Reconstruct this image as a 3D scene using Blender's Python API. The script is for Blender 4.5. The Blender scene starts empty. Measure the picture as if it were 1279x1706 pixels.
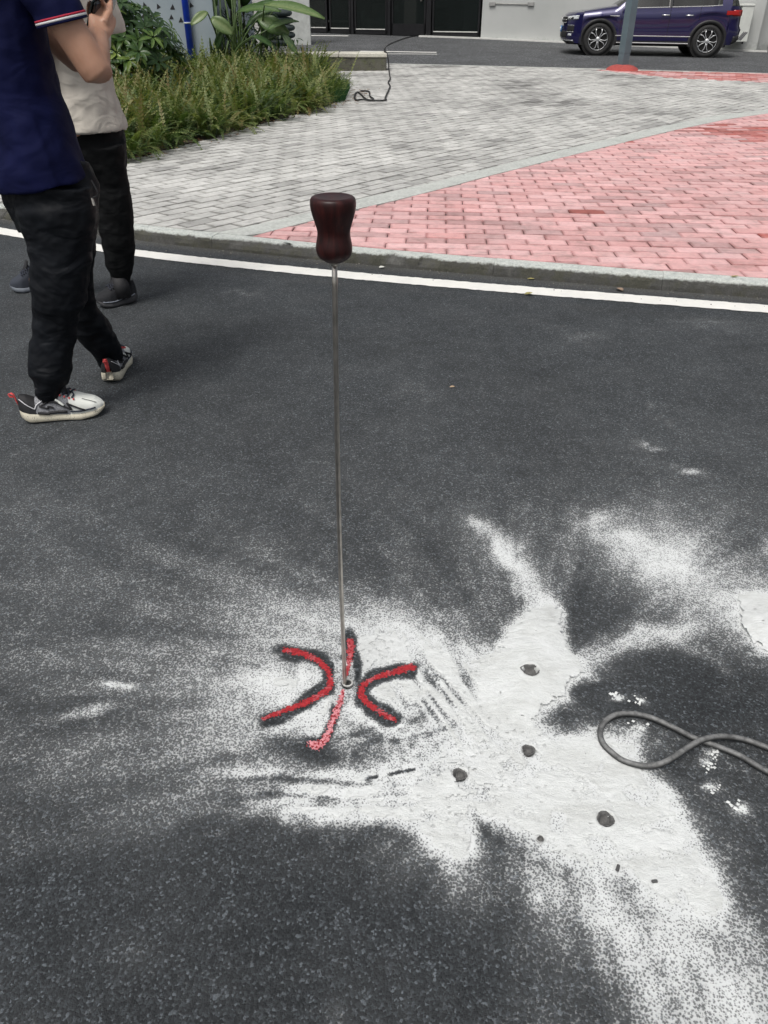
import bpy, math, random
import numpy as np
from mathutils import Vector, Matrix
random.seed(7); RNG = np.random.default_rng(11)
S = bpy.context.scene
COL = S.collection
PI = math.pi
# ------------------------------------------------------------------ camera
FPX, CAMH, PITCH = 1281.0, 1.30, math.radians(33.8)
cd = bpy.data.cameras.new('camera'); cam = bpy.data.objects.new('camera', cd); COL.objects.link(cam)
cd.sensor_fit = 'VERTICAL'; cd.sensor_height = 24.0; cd.lens = 24.0 * FPX / 1706.0
cd.clip_start = 0.05; cd.clip_end = 1500
cam.location = (0, 0, CAMH); cam.rotation_euler = (PI / 2 - PITCH, 0, 0)
S.camera = cam
# ------------------------------------------------------------------ world, sun, exposure
SUN_EL, SUN_AZ = math.radians(62), math.radians(-150)      # azimuth clockwise from +Y
w = bpy.data.worlds.new("World"); S.world = w; w.use_nodes = True
nt = w.node_tree; bg = nt.nodes['Background']
sky = nt.nodes.new('ShaderNodeTexSky'); sky.sky_type = 'NISHITA'; sky.sun_disc = False
sky.sun_elevation = SUN_EL; sky.sun_rotation = SUN_AZ
sky.air_density = 1.0; sky.dust_density = 6.0; sky.ozone_density = 1.0
hs = nt.nodes.new('ShaderNodeHueSaturation'); hs.inputs['Saturation'].default_value = 0.32
nt.links.new(sky.outputs[0], hs.inputs['Color']); nt.links.new(hs.outputs[0], bg.inputs[0])
bg.inputs[1].default_value = 0.122
sl = bpy.data.lights.new('sun', 'SUN'); sl.energy = 1.65; sl.angle = math.radians(22); sl.color = (1, .965, .92)
so = bpy.data.objects.new('sun', sl); COL.objects.link(so)
sd = Vector((math.sin(SUN_AZ) * math.cos(SUN_EL), math.cos(SUN_AZ) * math.cos(SUN_EL), math.sin(SUN_EL)))
so.rotation_euler = sd.to_track_quat('Z', 'Y').to_euler(); so.location = (0, 0, 20)
S.view_settings.view_transform = 'Standard'; S.view_settings.look = 'None'
S.view_settings.exposure = 0.0; S.view_settings.gamma = 1.0; S.view_settings.use_curve_mapping = False
S.render.engine = 'CYCLES'
# ------------------------------------------------------------------ helpers
cP, sP = math.cos(PITCH), math.sin(PITCH)
def ray(px, py):
    u = (px - 639.5) / FPX; v = (853 - py) / FPX
    return u, cP + v * sP, -sP + v * cP
def at(px, py, z=0.0):
    a, b, c = ray(px, py); t = (z - CAMH) / c
    return Vector((a * t, b * t, z))
def aty(px, py, Y):
    a, b, c = ray(px, py); t = Y / b
    return Vector((a * t, Y, CAMH + c * t))
def topix(x, y, z=0.0):
    dz = z - CAMH; d = y * cP - dz * sP
    return 639.5 + x / d * FPX, 853 - (y * sP + dz * cP) / d * FPX

def tag(o, label=None, cat=None, group=None, kind=None):
    if label: o['label'] = label
    if cat: o['category'] = cat
    if group: o['group'] = group
    if kind: o['kind'] = kind
    return o
def empty(name, loc=(0, 0, 0), rz=0, label=None, cat=None, group=None, kind=None):
    o = bpy.data.objects.new(name, None); COL.objects.link(o)
    o.location = loc; o.rotation_euler = (0, 0, rz); o.empty_display_size = .1
    return tag(o, label, cat, group, kind)
def link(name, me, mat=None, parent=None, smooth=False):
    o = bpy.data.objects.new(name, me); COL.objects.link(o)
    if mat is not None:
        for m in (mat if isinstance(mat, (list, tuple)) else [mat]): me.materials.append(m)
    if smooth: me.polygons.foreach_set('use_smooth', [True] * len(me.polygons))
    if parent: o.parent = parent
    return o
def npmesh(name, V, Q):
    """V (n,3), Q (m,4) or (m,3) numpy -> mesh"""
    me = bpy.data.meshes.new(name); k = Q.shape[1]
    me.vertices.add(len(V)); me.vertices.foreach_set('co', np.asarray(V, dtype=np.float32).ravel())
    me.loops.add(Q.size); me.loops.foreach_set('vertex_index', Q.astype(np.int32).ravel())
    me.polygons.add(len(Q)); me.polygons.foreach_set('loop_start', np.arange(0, Q.size, k, dtype=np.int32))
    me.update(calc_edges=True); me.validate()
    return me
def fattr(me, name, arr):
    a = me.attributes.new(name, 'FLOAT', 'POINT'); a.data.foreach_set('value', np.asarray(arr, dtype=np.float32).ravel())

class MB:
    def __init__(s): s.v = []; s.f = []
    def add(s, vs, fs):
        n = len(s.v); s.v += [tuple(v) for v in vs]; s.f += [tuple(i + n for i in f) for f in fs]; return s
    def box(s, x0, x1, y0, y1, z0, z1, M=None, ch=0.0):
        vs = []; c = ch
        if c <= 0:
            vs = [Vector((x, y, z)) for z in (z0, z1) for (x, y) in ((x0, y0), (x1, y0), (x1, y1), (x0, y1))]
            fs = [(3, 2, 1, 0), (4, 5, 6, 7), (0, 1, 5, 4), (1, 2, 6, 5), (2, 3, 7, 6), (3, 0, 4, 7)]
        else:
            def ring(e, z): return [Vector(p + (z,)) for p in ((x0 + e + c, y0 + e), (x1 - e - c, y0 + e), (x1 - e, y0 + e + c), (x1 - e, y1 - e - c), (x1 - e - c, y1 - e), (x0 + e + c, y1 - e), (x0 + e, y1 - e - c), (x0 + e, y0 + e + c))]
            vs = ring(c, z0) + ring(0, z0 + c) + ring(0, z1 - c) + ring(c, z1)
            fs = [tuple(range(7, -1, -1)), tuple(range(24, 32))]
            for r in range(3):
                for i in range(8): fs.append((r * 8 + i, r * 8 + (i + 1) % 8, r * 8 + 8 + (i + 1) % 8, r * 8 + 8 + i))
        if M is not None: vs = [M @ v for v in vs]
        return s.add(vs, fs)
    def tube(s, pts, r, n=8, caps=True, ref=None, flat=1.0):
        """pts list of Vector, r float/list or list of (a,b)"""
        pts = [Vector(p) for p in pts]; m = len(pts); rs = r if isinstance(r, (list, tuple)) else [r] * m
        vs = []; up = Vector(ref) if ref else None; prev = None
        for i, p in enumerate(pts):
            t = (pts[min(i + 1, m - 1)] - pts[max(i - 1, 0)])
            if t.length < 1e-9: t = Vector((0, 0, 1))
            t.normalize()
            base = up if up is not None else (prev if prev is not None else (Vector((0, 0, 1)) if abs(t.z) < .9 else Vector((1, 0, 0))))
            a = base - t * base.dot(t)
            if a.length < 1e-4: a = t.orthogonal()
            a.normalize(); prev = a; b = t.cross(a)
            ra, rb = rs[i] if isinstance(rs[i], (tuple, list)) else (rs[i], rs[i] * flat)
            for k in range(n):
                an = 2 * PI * k / n; vs.append(p + a * math.cos(an) * ra + b * math.sin(an) * rb)
        fs = [(i * n + k, i * n + (k + 1) % n, (i + 1) * n + (k + 1) % n, (i + 1) * n + k) for i in range(m - 1) for k in range(n)]
        if caps: fs += [tuple(range(n - 1, -1, -1)), tuple((m - 1) * n + k for k in range(n))]
        return s.add(vs, fs)
    def lathe(s, prof, n=24, M=None, caps=False):
        """prof [(r,z)]"""
        vs = [Vector((r * math.cos(2 * PI * k / n), r * math.sin(2 * PI * k / n), z)) for r, z in prof for k in range(n)]
        fs = [(i * n + k, i * n + (k + 1) % n, (i + 1) * n + (k + 1) % n, (i + 1) * n + k) for i in range(len(prof) - 1) for k in range(n)]
        if caps: fs += [tuple(range(n - 1, -1, -1)), tuple((len(prof) - 1) * n + k for k in range(n))]
        if M is not None: vs = [M @ v for v in vs]
        return s.add(vs, fs)
    def poly(s, pts): return s.add(pts, [tuple(range(len(pts)))])
    def slab(s, pts, z0, z1):
        n = len(pts)
        vs = [(p[0], p[1], z0) for p in pts] + [(p[0], p[1], z1) for p in pts]
        fs = [tuple(range(n - 1, -1, -1)), tuple(range(n, 2 * n))] + [(i, (i + 1) % n, n + (i + 1) % n, n + i) for i in range(n)]
        return s.add(vs, fs)
    def mesh(s, name):
        me = bpy.data.meshes.new(name); me.from_pydata(s.v, [], s.f); me.validate(); me.update(); return me
    def build(s, name, mat, parent=None, smooth=False): return link(name, s.mesh(name), mat, parent, smooth)

def smooth_path(pts, n=6):
    """Catmull-Rom"""
    P = [Vector(p) for p in pts]; P = [P[0] * 2 - P[1]] + P + [P[-1] * 2 - P[-2]]; out = []
    for i in range(1, len(P) - 2):
        for k in range(n):
            t = k / n; a, b, c, d = P[i - 1], P[i], P[i + 1], P[i + 2]
            out.append(.5 * ((2 * b) + (c - a) * t + (2 * a - 5 * b + 4 * c - d) * t * t + (3 * b - a - 3 * c + d) * t ** 3))
    out.append(P[-2]); return out

# value noise for numpy
_L = RNG.random((256, 256))
def vnoise(x, y):
    xi = np.floor(x).astype(int); yi = np.floor(y).astype(int); fx = x - xi; fy = y - yi
    fx = fx * fx * (3 - 2 * fx); fy = fy * fy * (3 - 2 * fy)
    a = _L[xi & 255, yi & 255]; b = _L[(xi + 1) & 255, yi & 255]; c = _L[xi & 255, (yi + 1) & 255]; d = _L[(xi + 1) & 255, (yi + 1) & 255]
    return (a * (1 - fx) + b * fx) * (1 - fy) + (c * (1 - fx) + d * fx) * fy
def fbm(x, y, o=3):
    s = 0; a = .5; t = 0
    for i in range(o): s = s + a * vnoise(x * 2 ** i + 17.3 * i, y * 2 ** i + 9.1 * i); t += a; a *= .5
    return s / t

# ------------------------------------------------------------------ materials
def NM(name):
    m = bpy.data.materials.new(name); m.use_nodes = True
    nt = m.node_tree; b = nt.nodes['Principled BSDF']; return m, nt, b
def N(nt, t, **kw):
    n = nt.nodes.new(t)
    for k, v in kw.items():
        if k in n.inputs: n.inputs[k].default_value = v
        else: setattr(n, k, v)
    return n
def L(nt, a, b): nt.links.new(a, b)
def math_n(nt, op, a, b=None, c=None, clamp=False):
    n = nt.nodes.new('ShaderNodeMath'); n.operation = op; n.use_clamp = clamp
    for i, v in enumerate((a, b, c)):
        if v is None: continue
        if isinstance(v, (int, float)): n.inputs[i].default_value = v
        else: L(nt, v, n.inputs[i])
    return n.outputs[0]
def mixc(nt, f, a, b, bt='MIX'):
    n = nt.nodes.new('ShaderNodeMix'); n.data_type = 'RGBA'; n.blend_type = bt
    for s, v in ((n.inputs[0], f), (n.inputs[6], a), (n.inputs[7], b)):
        if isinstance(v, (int, float)): s.default_value = v
        elif isinstance(v, tuple): s.default_value = v if len(v) == 4 else v + (1,)
        else: L(nt, v, s)
    return n.outputs[2]
def ramp(nt, f, stops):
    r = nt.nodes.new('ShaderNodeValToRGB'); L(nt, f, r.inputs[0]); e = r.color_ramp.elements
    while len(e) < len(stops): e.new(.5)
    for el, (p, c) in zip(e, stops): el.position = p; el.color = (c, c, c, 1) if isinstance(c, (int, float)) else tuple(c) + (1,)
    return r.outputs[0]
def coords(nt, world=False):
    if world: return nt.nodes.new('ShaderNodeNewGeometry').outputs['Position']
    return nt.nodes.new('ShaderNodeTexCoord').outputs['Object']
def noise(nt, vec, sc, det=3, rough=.55, dist=0):
    n = N(nt, 'ShaderNodeTexNoise', Scale=sc, Detail=det, Roughness=rough, Distortion=dist); L(nt, vec, n.inputs['Vector']); return n.outputs['Fac']
def bump(nt, b, h, st=.3, d=.01):
    n = N(nt, 'ShaderNodeBump', Strength=st, Distance=d); L(nt, h, n.inputs['Height']); L(nt, n.outputs[0], b.inputs['Normal'])
def simple(name, c, rough=.6, metal=0, var=.15, sc=8, bmp=0.0, bsc=60, spec=.5, coat=0, world=False):
    m, nt, b = NM(name); v = coords(nt, world)
    n = noise(nt, v, sc, 4)
    lo = tuple(x * (1 - var) for x in c); hi = tuple(min(1, x * (1 + var)) for x in c)
    L(nt, ramp(nt, n, [(.3, lo), (.7, hi)]), b.inputs['Base Color'])
    b.inputs['Roughness'].default_value = rough; b.inputs['Metallic'].default_value = metal
    b.inputs['Specular IOR Level'].default_value = spec; b.inputs['Coat Weight'].default_value = coat; b.inputs['Coat Roughness'].default_value = .04
    if bmp: bump(nt, b, noise(nt, v, bsc, 4), bmp, .004)
    return m

def asphalt_mat(name, dust=True, base=(.034, .0385, .0425), scale=250.0):
    m, nt, b = NM(name); v = coords(nt, True)
    nz = N(nt, 'ShaderNodeTexNoise', Scale=scale * 1.6, Detail=2.0); L(nt, v, nz.inputs['Vector'])
    vm = nt.nodes.new('ShaderNodeVectorMath'); vm.operation = 'MULTIPLY_ADD'
    L(nt, nz.outputs['Color'], vm.inputs[0]); vm.inputs[1].default_value = (.0035, .0035, 0); L(nt, v, vm.inputs[2])
    vo = N(nt, 'ShaderNodeTexVoronoi', Scale=scale); L(nt, vm.outputs[0], vo.inputs['Vector'])
    sp = nt.nodes.new('ShaderNodeSeparateColor'); L(nt, vo.outputs['Color'], sp.inputs[0])
    big = noise(nt, v, 1.3, 4, .6); mid = noise(nt, v, 14, 4, .6); fine = noise(nt, v, scale * 2.4, 2, .6)
    grain = ramp(nt, sp.outputs[0], [(0, tuple(.5 * x for x in base)), (.6, base), (.9, tuple(1.7 * x for x in base)), (1, tuple(4.2 * x for x in base))])
    col = mixc(nt, 1.0, grain, ramp(nt, big, [(.3, .82), (.7, 1.22)]), 'MULTIPLY')
    col = mixc(nt, 1.0, col, ramp(nt, mid, [(.25, .85), (.75, 1.15)]), 'MULTIPLY')
    h = math_n(nt, 'SUBTRACT', 1.0, math_n(nt, 'MULTIPLY', vo.outputs['Distance'], 1.0))
    if dust:
        at_ = N(nt, 'ShaderNodeAttribute'); at_.attribute_name = 'dust'
        dirt = N(nt, 'ShaderNodeAttribute'); dirt.attribute_name = 'dirt'
        # pattern: high in the gaps between the stones
        n60 = noise(nt, v, 55, 3, .6); vfine = noise(nt, v, 900, 1, .5)
        p = math_n(nt, 'MULTIPLY_ADD', vo.outputs['Distance'], .75, math_n(nt, 'MULTIPLY', fine, .55))
        p = math_n(nt, 'ADD', p, math_n(nt, 'MULTIPLY', mid, .30)); p = math_n(nt, 'ADD', p, math_n(nt, 'MULTIPLY', n60, .35)); p = math_n(nt, 'ADD', p, math_n(nt, 'MULTIPLY', vfine, .25))
        pn = math_n(nt, 'DIVIDE', math_n(nt, 'SUBTRACT', p, .80), .62)
        d_ = at_.outputs['Fac']
        f = math_n(nt, 'DIVIDE', math_n(nt, 'ADD', pn, math_n(nt, 'SUBTRACT', math_n(nt, 'MULTIPLY', d_, 1.12), 1.0)), .34, None, True)
        f = math_n(nt, 'MULTIPLY', f, math_n(nt, 'MULTIPLY_ADD', d_, 1.15, .08, True))
        dcol = ramp(nt, mid, [(.3, (.60, .62, .62)), (.7, (.69, .71, .705))])
        col = mixc(nt, dirt.outputs['Fac'], col, mixc(nt, .5, ramp(nt, fine, [(.4, (.05, .05, .045)), (.62, (.17, .16, .14))]), col))
        haze = math_n(nt, 'MULTIPLY', ramp(nt, noise(nt, v, 3.1, 5, .65), [(.42, 0.0), (.72, .03)]), 1.0)
        veil = math_n(nt, 'ADD', haze, math_n(nt, 'MULTIPLY', math_n(nt, 'POWER', d_, 1.6), .40), None, True)
        col = mixc(nt, veil, col, dcol)
        col = mixc(nt, f, col, dcol)
        b.inputs['Roughness'].default_value = .8
    L(nt, col, b.inputs['Base Color']); b.inputs['Roughness'].default_value = .78; b.inputs['Specular IOR Level'].default_value = .35
    hh = math_n(nt, 'ADD', math_n(nt, 'MULTIPLY', h, .6), math_n(nt, 'MULTIPLY', fine, 1.0))
    bump(nt, b, hh, .9, .004)
    if dust: L(nt, math_n(nt, 'MULTIPLY_ADD', at_.outputs['Fac'], -.85, .95, True), nt.nodes['Bump'].inputs['Strength'])
    return m

def paver_mat(name, kind, src):
    m, nt, b = NM(name); v = coords(nt, True)
    if src == 'object': tone = N(nt, 'ShaderNodeObjectInfo').outputs['Color']
    else:
        a = N(nt, 'ShaderNodeAttribute'); a.attribute_name = 'tone'; tone = a.outputs['Color']
    n1 = noise(nt, v, 1.1, 5, .65); n2 = noise(nt, v, 26, 5, .65); n3 = noise(nt, v, 260, 2, .6); n4 = noise(nt, v, 7, 4, .7)
    if kind == 'grey':
        st = ramp(nt, n1, [(.42, 1.0), (.60, .80), (.72, .62)]); st2 = ramp(nt, n4, [(.3, 1.08), (.5, .99), (.68, .72)])
        fx = ramp(nt, n2, [(.3, 1.06), (.7, .84)])
    else:
        st = ramp(nt, n1, [(.4, 1.03), (.7, .9)]); st2 = ramp(nt, n4, [(.35, 1.05), (.5, 1.0), (.72, (.68, .72, .7))])
        fx = ramp(nt, n2, [(.3, 1.05), (.7, .86)])
    c = mixc(nt, 1, tone, st, 'MULTIPLY'); c = mixc(nt, 1, c, st2, 'MULTIPLY'); c = mixc(nt, 1, c, fx, 'MULTIPLY')
    c = mixc(nt, 1, c, ramp(nt, n3, [(.3, .9), (.7, 1.1)]), 'MULTIPLY')
    ra = N(nt, 'ShaderNodeAttribute'); ra.attribute_name = 'rim'
    rf = math_n(nt, 'MULTIPLY', math_n(nt, 'POWER', ra.outputs['Fac'], 1.6), ramp(nt, n4, [(.3, .35), (.6, .85)]))
    c = mixc(nt, rf, c, mixc(nt, 1, c, (.50, .50, .485) if kind == 'grey' else (.66, .55, .55), 'MULTIPLY'))
    if kind == 'red':  # worn chalky bloom
        c = mixc(nt, ramp(nt, noise(nt, v, 4.2, 6, .7), [(.50, 0.0), (.75, .38)]), c, (.74, .58, .58))
    L(nt, c, b.inputs['Base Color']); b.inputs['Roughness'].default_value = .85
    bump(nt, b, math_n(nt, 'ADD', n2, math_n(nt, 'MULTIPLY', n3, .5)), .4, .004)
    return m

def concrete_mat(name, c=(.5, .51, .48), dark=.45, moss=0.0):
    m, nt, b = NM(name); v = coords(nt, True)
    n1 = noise(nt, v, 5, 6, .7); n2 = noise(nt, v, 40, 5, .7); n3 = noise(nt, v, 180, 3, .6)
    col = ramp(nt, n1, [(.3, tuple(x * 1.1 for x in c)), (.52, c), (.7, tuple(x * (1 - dark) for x in c))])
    col = mixc(nt, 1, col, ramp(nt, n2, [(.3, 1.1), (.65, .8)]), 'MULTIPLY')
    if moss: col = mixc(nt, ramp(nt, noise(nt, v, 9, 5, .7), [(.5, 0.0), (.68, moss)]), col, (.10, .115, .045))
    L(nt, col, b.inputs['Base Color']); b.inputs['Roughness'].default_value = .9
    bump(nt, b, math_n(nt, 'ADD', n2, math_n(nt, 'MULTIPLY', n3, .4)), .6, .008)
    return m

def kerb_mat():
    """pale worn top; upright face darkened by height, dirt and moss together with painted shade"""
    m, nt, b = NM('kerb_concrete'); v = coords(nt, True)
    g = nt.nodes.new('ShaderNodeNewGeometry'); sx = nt.nodes.new('ShaderNodeSeparateXYZ'); L(nt, v, sx.inputs[0])
    n1 = noise(nt, v, 6, 6, .7); n2 = noise(nt, v, 34, 5, .7); n3 = noise(nt, v, 160, 3, .6)
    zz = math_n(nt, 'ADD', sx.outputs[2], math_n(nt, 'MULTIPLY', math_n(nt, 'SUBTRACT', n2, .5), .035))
    face_shade_dirt = ramp(nt, math_n(nt, 'MULTIPLY', zz, 12.0), [(.66, 1.0), (.80, 0.0)])  # dark below the top edge: dirt and the face's shade in one colour
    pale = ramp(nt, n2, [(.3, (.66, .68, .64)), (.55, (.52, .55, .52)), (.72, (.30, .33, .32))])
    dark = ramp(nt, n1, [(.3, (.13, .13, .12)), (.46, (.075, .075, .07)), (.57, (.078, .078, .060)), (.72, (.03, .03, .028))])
    col = mixc(nt, face_shade_dirt, pale, dark)
    col = mixc(nt, 1, col, ramp(nt, n3, [(.3, 1.15), (.65, .75)]), 'MULTIPLY')
    L(nt, col, b.inputs['Base Color']); b.inputs['Roughness'].default_value = .92
    bump(nt, b, math_n(nt, 'ADD', n2, math_n(nt, 'MULTIPLY', n3, .5)), .7, .01)
    return m

def powder_mat():
    m, nt, b = NM('white_concrete_powder'); v = coords(nt, True)
    mp = N(nt, 'ShaderNodeMapping'); L(nt, v, mp.inputs[0]); mp.inputs['Scale'].default_value = (1, 2.2, 1); mp.inputs['Rotation'].default_value = (0, 0, .6)
    n1 = noise(nt, mp.outputs[0], 7, 5, .65, .6); n2 = noise(nt, v, 90, 4, .7); n3 = noise(nt, v, 420, 2, .6); n4 = noise(nt, mp.outputs[0], 38, 4, .7, .4)
    col = ramp(nt, n1, [(.3, (.70, .72, .715)), (.5, (.64, .66, .65)), (.7, (.56, .575, .56))])
    col = mixc(nt, 1, col, ramp(nt, n4, [(.3, 1.05), (.7, .9)]), 'MULTIPLY')
    col = mixc(nt, ramp(nt, n2, [(.66, 0.0), (.74, .75)]), col, (.16, .165, .165))
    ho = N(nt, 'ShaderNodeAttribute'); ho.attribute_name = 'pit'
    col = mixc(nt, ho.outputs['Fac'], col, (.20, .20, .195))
    L(nt, col, b.inputs['Base Color']); b.inputs['Roughness'].default_value = .95; b.inputs['Specular IOR Level'].default_value = .1
    bump(nt, b, math_n(nt, 'ADD', n4, math_n(nt, 'ADD', math_n(nt, 'MULTIPLY', n2, .5), math_n(nt, 'MULTIPLY', n3, .3))), .8, .004)
    return m

def cloth_mat(name, c, rough=.8, sheen=.2, var=.25, wave=0.25, sc=9):
    m, nt, b = NM(name); v = coords(nt); b.inputs['Specular IOR Level'].default_value = .18
    n1 = noise(nt, v, sc, 4, .6, .8)
    L(nt, ramp(nt, n1, [(.3, tuple(x * (1 - var) for x in c)), (.7, tuple(min(1, x * (1 + var)) for x in c))]), b.inputs['Base Color'])
    b.inputs['Roughness'].default_value = rough; b.inputs['Sheen Weight'].default_value = sheen; b.inputs['Sheen Roughness'].default_value = .4
    mp = N(nt, 'ShaderNodeMapping'); L(nt, v, mp.inputs[0]); mp.inputs['Scale'].default_value = (1, 1, 1.7); mp.inputs['Rotation'].default_value = (.3, .5, 0)
    nn = noise(nt, mp.outputs[0], 8, 2, .45, .8); nf = noise(nt, v, 700, 1)
    bump(nt, b, math_n(nt, 'ADD', nn, math_n(nt, 'MULTIPLY', nf, .02)), wave, .05)
    return m

def leaf_mat(name, stops, rough=.5, attr='tone'):
    m, nt, b = NM(name); a = N(nt, 'ShaderNodeAttribute'); a.attribute_name = attr
    v = coords(nt, True); n = noise(nt, v, 30, 2)
    f = math_n(nt, 'ADD', a.outputs['Fac'], math_n(nt, 'MULTIPLY', math_n(nt, 'SUBTRACT', n, .5), .35))
    c = ramp(nt, f, stops); L(nt, c, b.inputs['Base Color']); b.inputs['Roughness'].default_value = rough
    tr = N(nt, 'ShaderNodeBsdfTranslucent'); L(nt, mixc(nt, 1, c, (1.6, 1.8, .9), 'MULTIPLY'), tr.inputs[0])
    mx = N(nt, 'ShaderNodeMixShader'); mx.inputs[0].default_value = .25
    out = nt.nodes['Material Output']; L(nt, b.outputs[0], mx.inputs[1]); L(nt, tr.outputs[0], mx.inputs[2]); L(nt, mx.outputs[0], out.inputs[0])
    return m

def paint_spray_mat():
    m, nt, b = NM('red_spray_paint'); v = coords(nt, True)
    n = noise(nt, v, 150, 3, .7); n2 = noise(nt, v, 30, 3)
    a = N(nt, 'ShaderNodeAttribute'); a.attribute_name = 'fade'
    c = ramp(nt, n, [(.3, (.16, .006, .010)), (.5, (.36, .013, .020)), (.75, (.50, .035, .04))])
    f = math_n(nt, 'MULTIPLY', ramp(nt, n2, [(.3, .6), (.7, 1.0)]), a.outputs['Fac'])
    f2 = math_n(nt, 'MULTIPLY', math_n(nt, 'GREATER_THAN', n, .47), f)
    c = mixc(nt, f2, c, (.72, .34, .37))
    L(nt, c, b.inputs['Base Color']); b.inputs['Roughness'].default_value = .7
    bump(nt, b, n, .8, .004); return m

def glass_mat(name, tint=(.02, .025, .024), rough=.02):
    m, nt, b = NM(name); out = nt.nodes['Material Output']
    b.inputs['Base Color'].default_value = tint + (1,); b.inputs['Roughness'].default_value = rough; b.inputs['Specular IOR Level'].default_value = .5
    tr = N(nt, 'ShaderNodeBsdfTransparent'); tr.inputs[0].default_value = (.55, .6, .58, 1)
    mx = N(nt, 'ShaderNodeMixShader'); mx.inputs[0].default_value = .5
    L(nt, b.outputs[0], mx.inputs[1]); L(nt, tr.outputs[0], mx.inputs[2]); L(nt, mx.outputs[0], out.inputs[0])
    return m

M = {}
M['asphalt'] = asphalt_mat('dusty_asphalt')
M['asphalt_far'] = asphalt_mat('driveway_asphalt', False, (.072, .075, .078), 60)
M['powder'] = powder_mat()
M['paint'] = paint_spray_mat()
M['grey_o'] = paver_mat('grey_paver_single', 'grey', 'object'); M['grey_a'] = paver_mat('grey_paver_field', 'grey', 'attr')
M['red_o'] = paver_mat('red_paver_single', 'red', 'object'); M['red_a'] = paver_mat('red_paver_field', 'red', 'attr')
M['joint'] = simple('joint_sand', (.035, .034, .031), .95, var=.3, sc=20, bmp=.5, world=True)
M['band'] = concrete_mat('border_concrete', (.50, .52, .49), .18)
M['kerb'] = kerb_mat()
M['linepaint'] = None
def line_mat():
    m, nt, b = NM('white_road_paint'); v = coords(nt, True)
    n = noise(nt, v, 60, 4, .7); n2 = noise(nt, v, 6, 4, .7); n3 = noise(nt, v, 240, 2)
    c = ramp(nt, n2, [(.3, (.82, .81, .76)), (.7, (.70, .70, .665))])
    c = mixc(nt, ramp(nt, n, [(.60, 0.0), (.78, .55)]), c, (.38, .38, .36))
    c = mixc(nt, ramp(nt, n3, [(.62, 0.0), (.75, .35)]), c, (.3, .3, .29))
    L(nt, c, b.inputs['Base Color']); b.inputs['Roughness'].default_value = .75; bump(nt, b, math_n(nt, 'ADD', n, n3), .5, .003); return m
M['linepaint'] = line_mat()
M['ground'] = concrete_mat('outer_ground', (.30, .30, .28), .3)
M['soil'] = simple('soil', (.045, .035, .024), .95, var=.4, sc=12, bmp=.8, world=True)

# ------------------------------------------------------------------ ground
mb = MB(); mb.poly([(-400, -400, -.03), (400, -400, -.03), (400, 400, -.03), (-400, 400, -.03)])
tag(mb.build('ground', M['ground']), kind='structure')

PZ = .07     # pavement level
kerb_pts = [(-9.0, 8.95), (-6.0, 7.35), (-4.0, 6.34), (-2.693, 5.667), (-1.615, 5.11), (-.9, 4.83), (-.068, 4.538), (1.0, 4.215), (1.978, 3.945), (3.2, 3.66), (5, 3.33), (8, 3.0), (12, 2.7)]
kx = np.array([p[0] for p in kerb_pts]); ky = np.array([p[1] for p in kerb_pts])
def kerb_y(x): return float(np.interp(x, kx, ky))
# band between the two pavings: lower (red side) and upper (grey side) edges
blow = [(-.96, 4.75), (-.166, 5.667), (.068, 5.90), (.493, 6.385), (.919, 6.897), (1.518, 7.579), (3.299, 9.55), (4.211, 10.45), (4.89, 10.965), (6.0, 11.6), (8, 12.4), (12, 13.4)]
bup = [(-1.26, 4.80), (-.81, 5.22), (-.506, 5.54), (-.218, 5.93), (.30, 6.46), (.836, 7.10), (1.30, 7.65), (3.17, 9.76), (4.06, 10.66), (4.80, 11.22), (5.95, 11.88), (7.95, 12.68), (12, 13.7)]

# --- dust density in road coordinates
def seg_dist(px, py, pts, rads=None):
    best = np.full(px.shape, 1e9); rr = np.zeros(px.shape)
    for i in range(len(pts) - 1):
        (ax, ay), (bx, by) = pts[i], pts[i + 1]; dx, dy = bx - ax, by - ay; l2 = dx * dx + dy * dy + 1e-9
        t = np.clip(((px - ax) * dx + (py - ay) * dy) / l2, 0, 1)
        d = np.hypot(px - ax - t * dx, py - ay - t * dy)
        if rads is not None:
            r = rads[i] + (rads[i + 1] - rads[i]) * t; m = d / r < best; best = np.where(m, d / r, best)
        else: best = np.minimum(best, d)
    return best
def in_poly(px, py, pts):
    ins = np.zeros(px.shape, bool); n = len(pts); j = n - 1
    for i in range(n):
        xi, yi = pts[i]; xj, yj = pts[j]
        if yi != yj:
            c = ((yi > py) != (yj > py)) & (px < (xj - xi) * (py - yi) / (yj - yi) + xi); ins ^= c
        j = i
    return ins
def ss(x): x = np.clip(x, 0, 1); return x * x * (3 - 2 * x)
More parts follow.
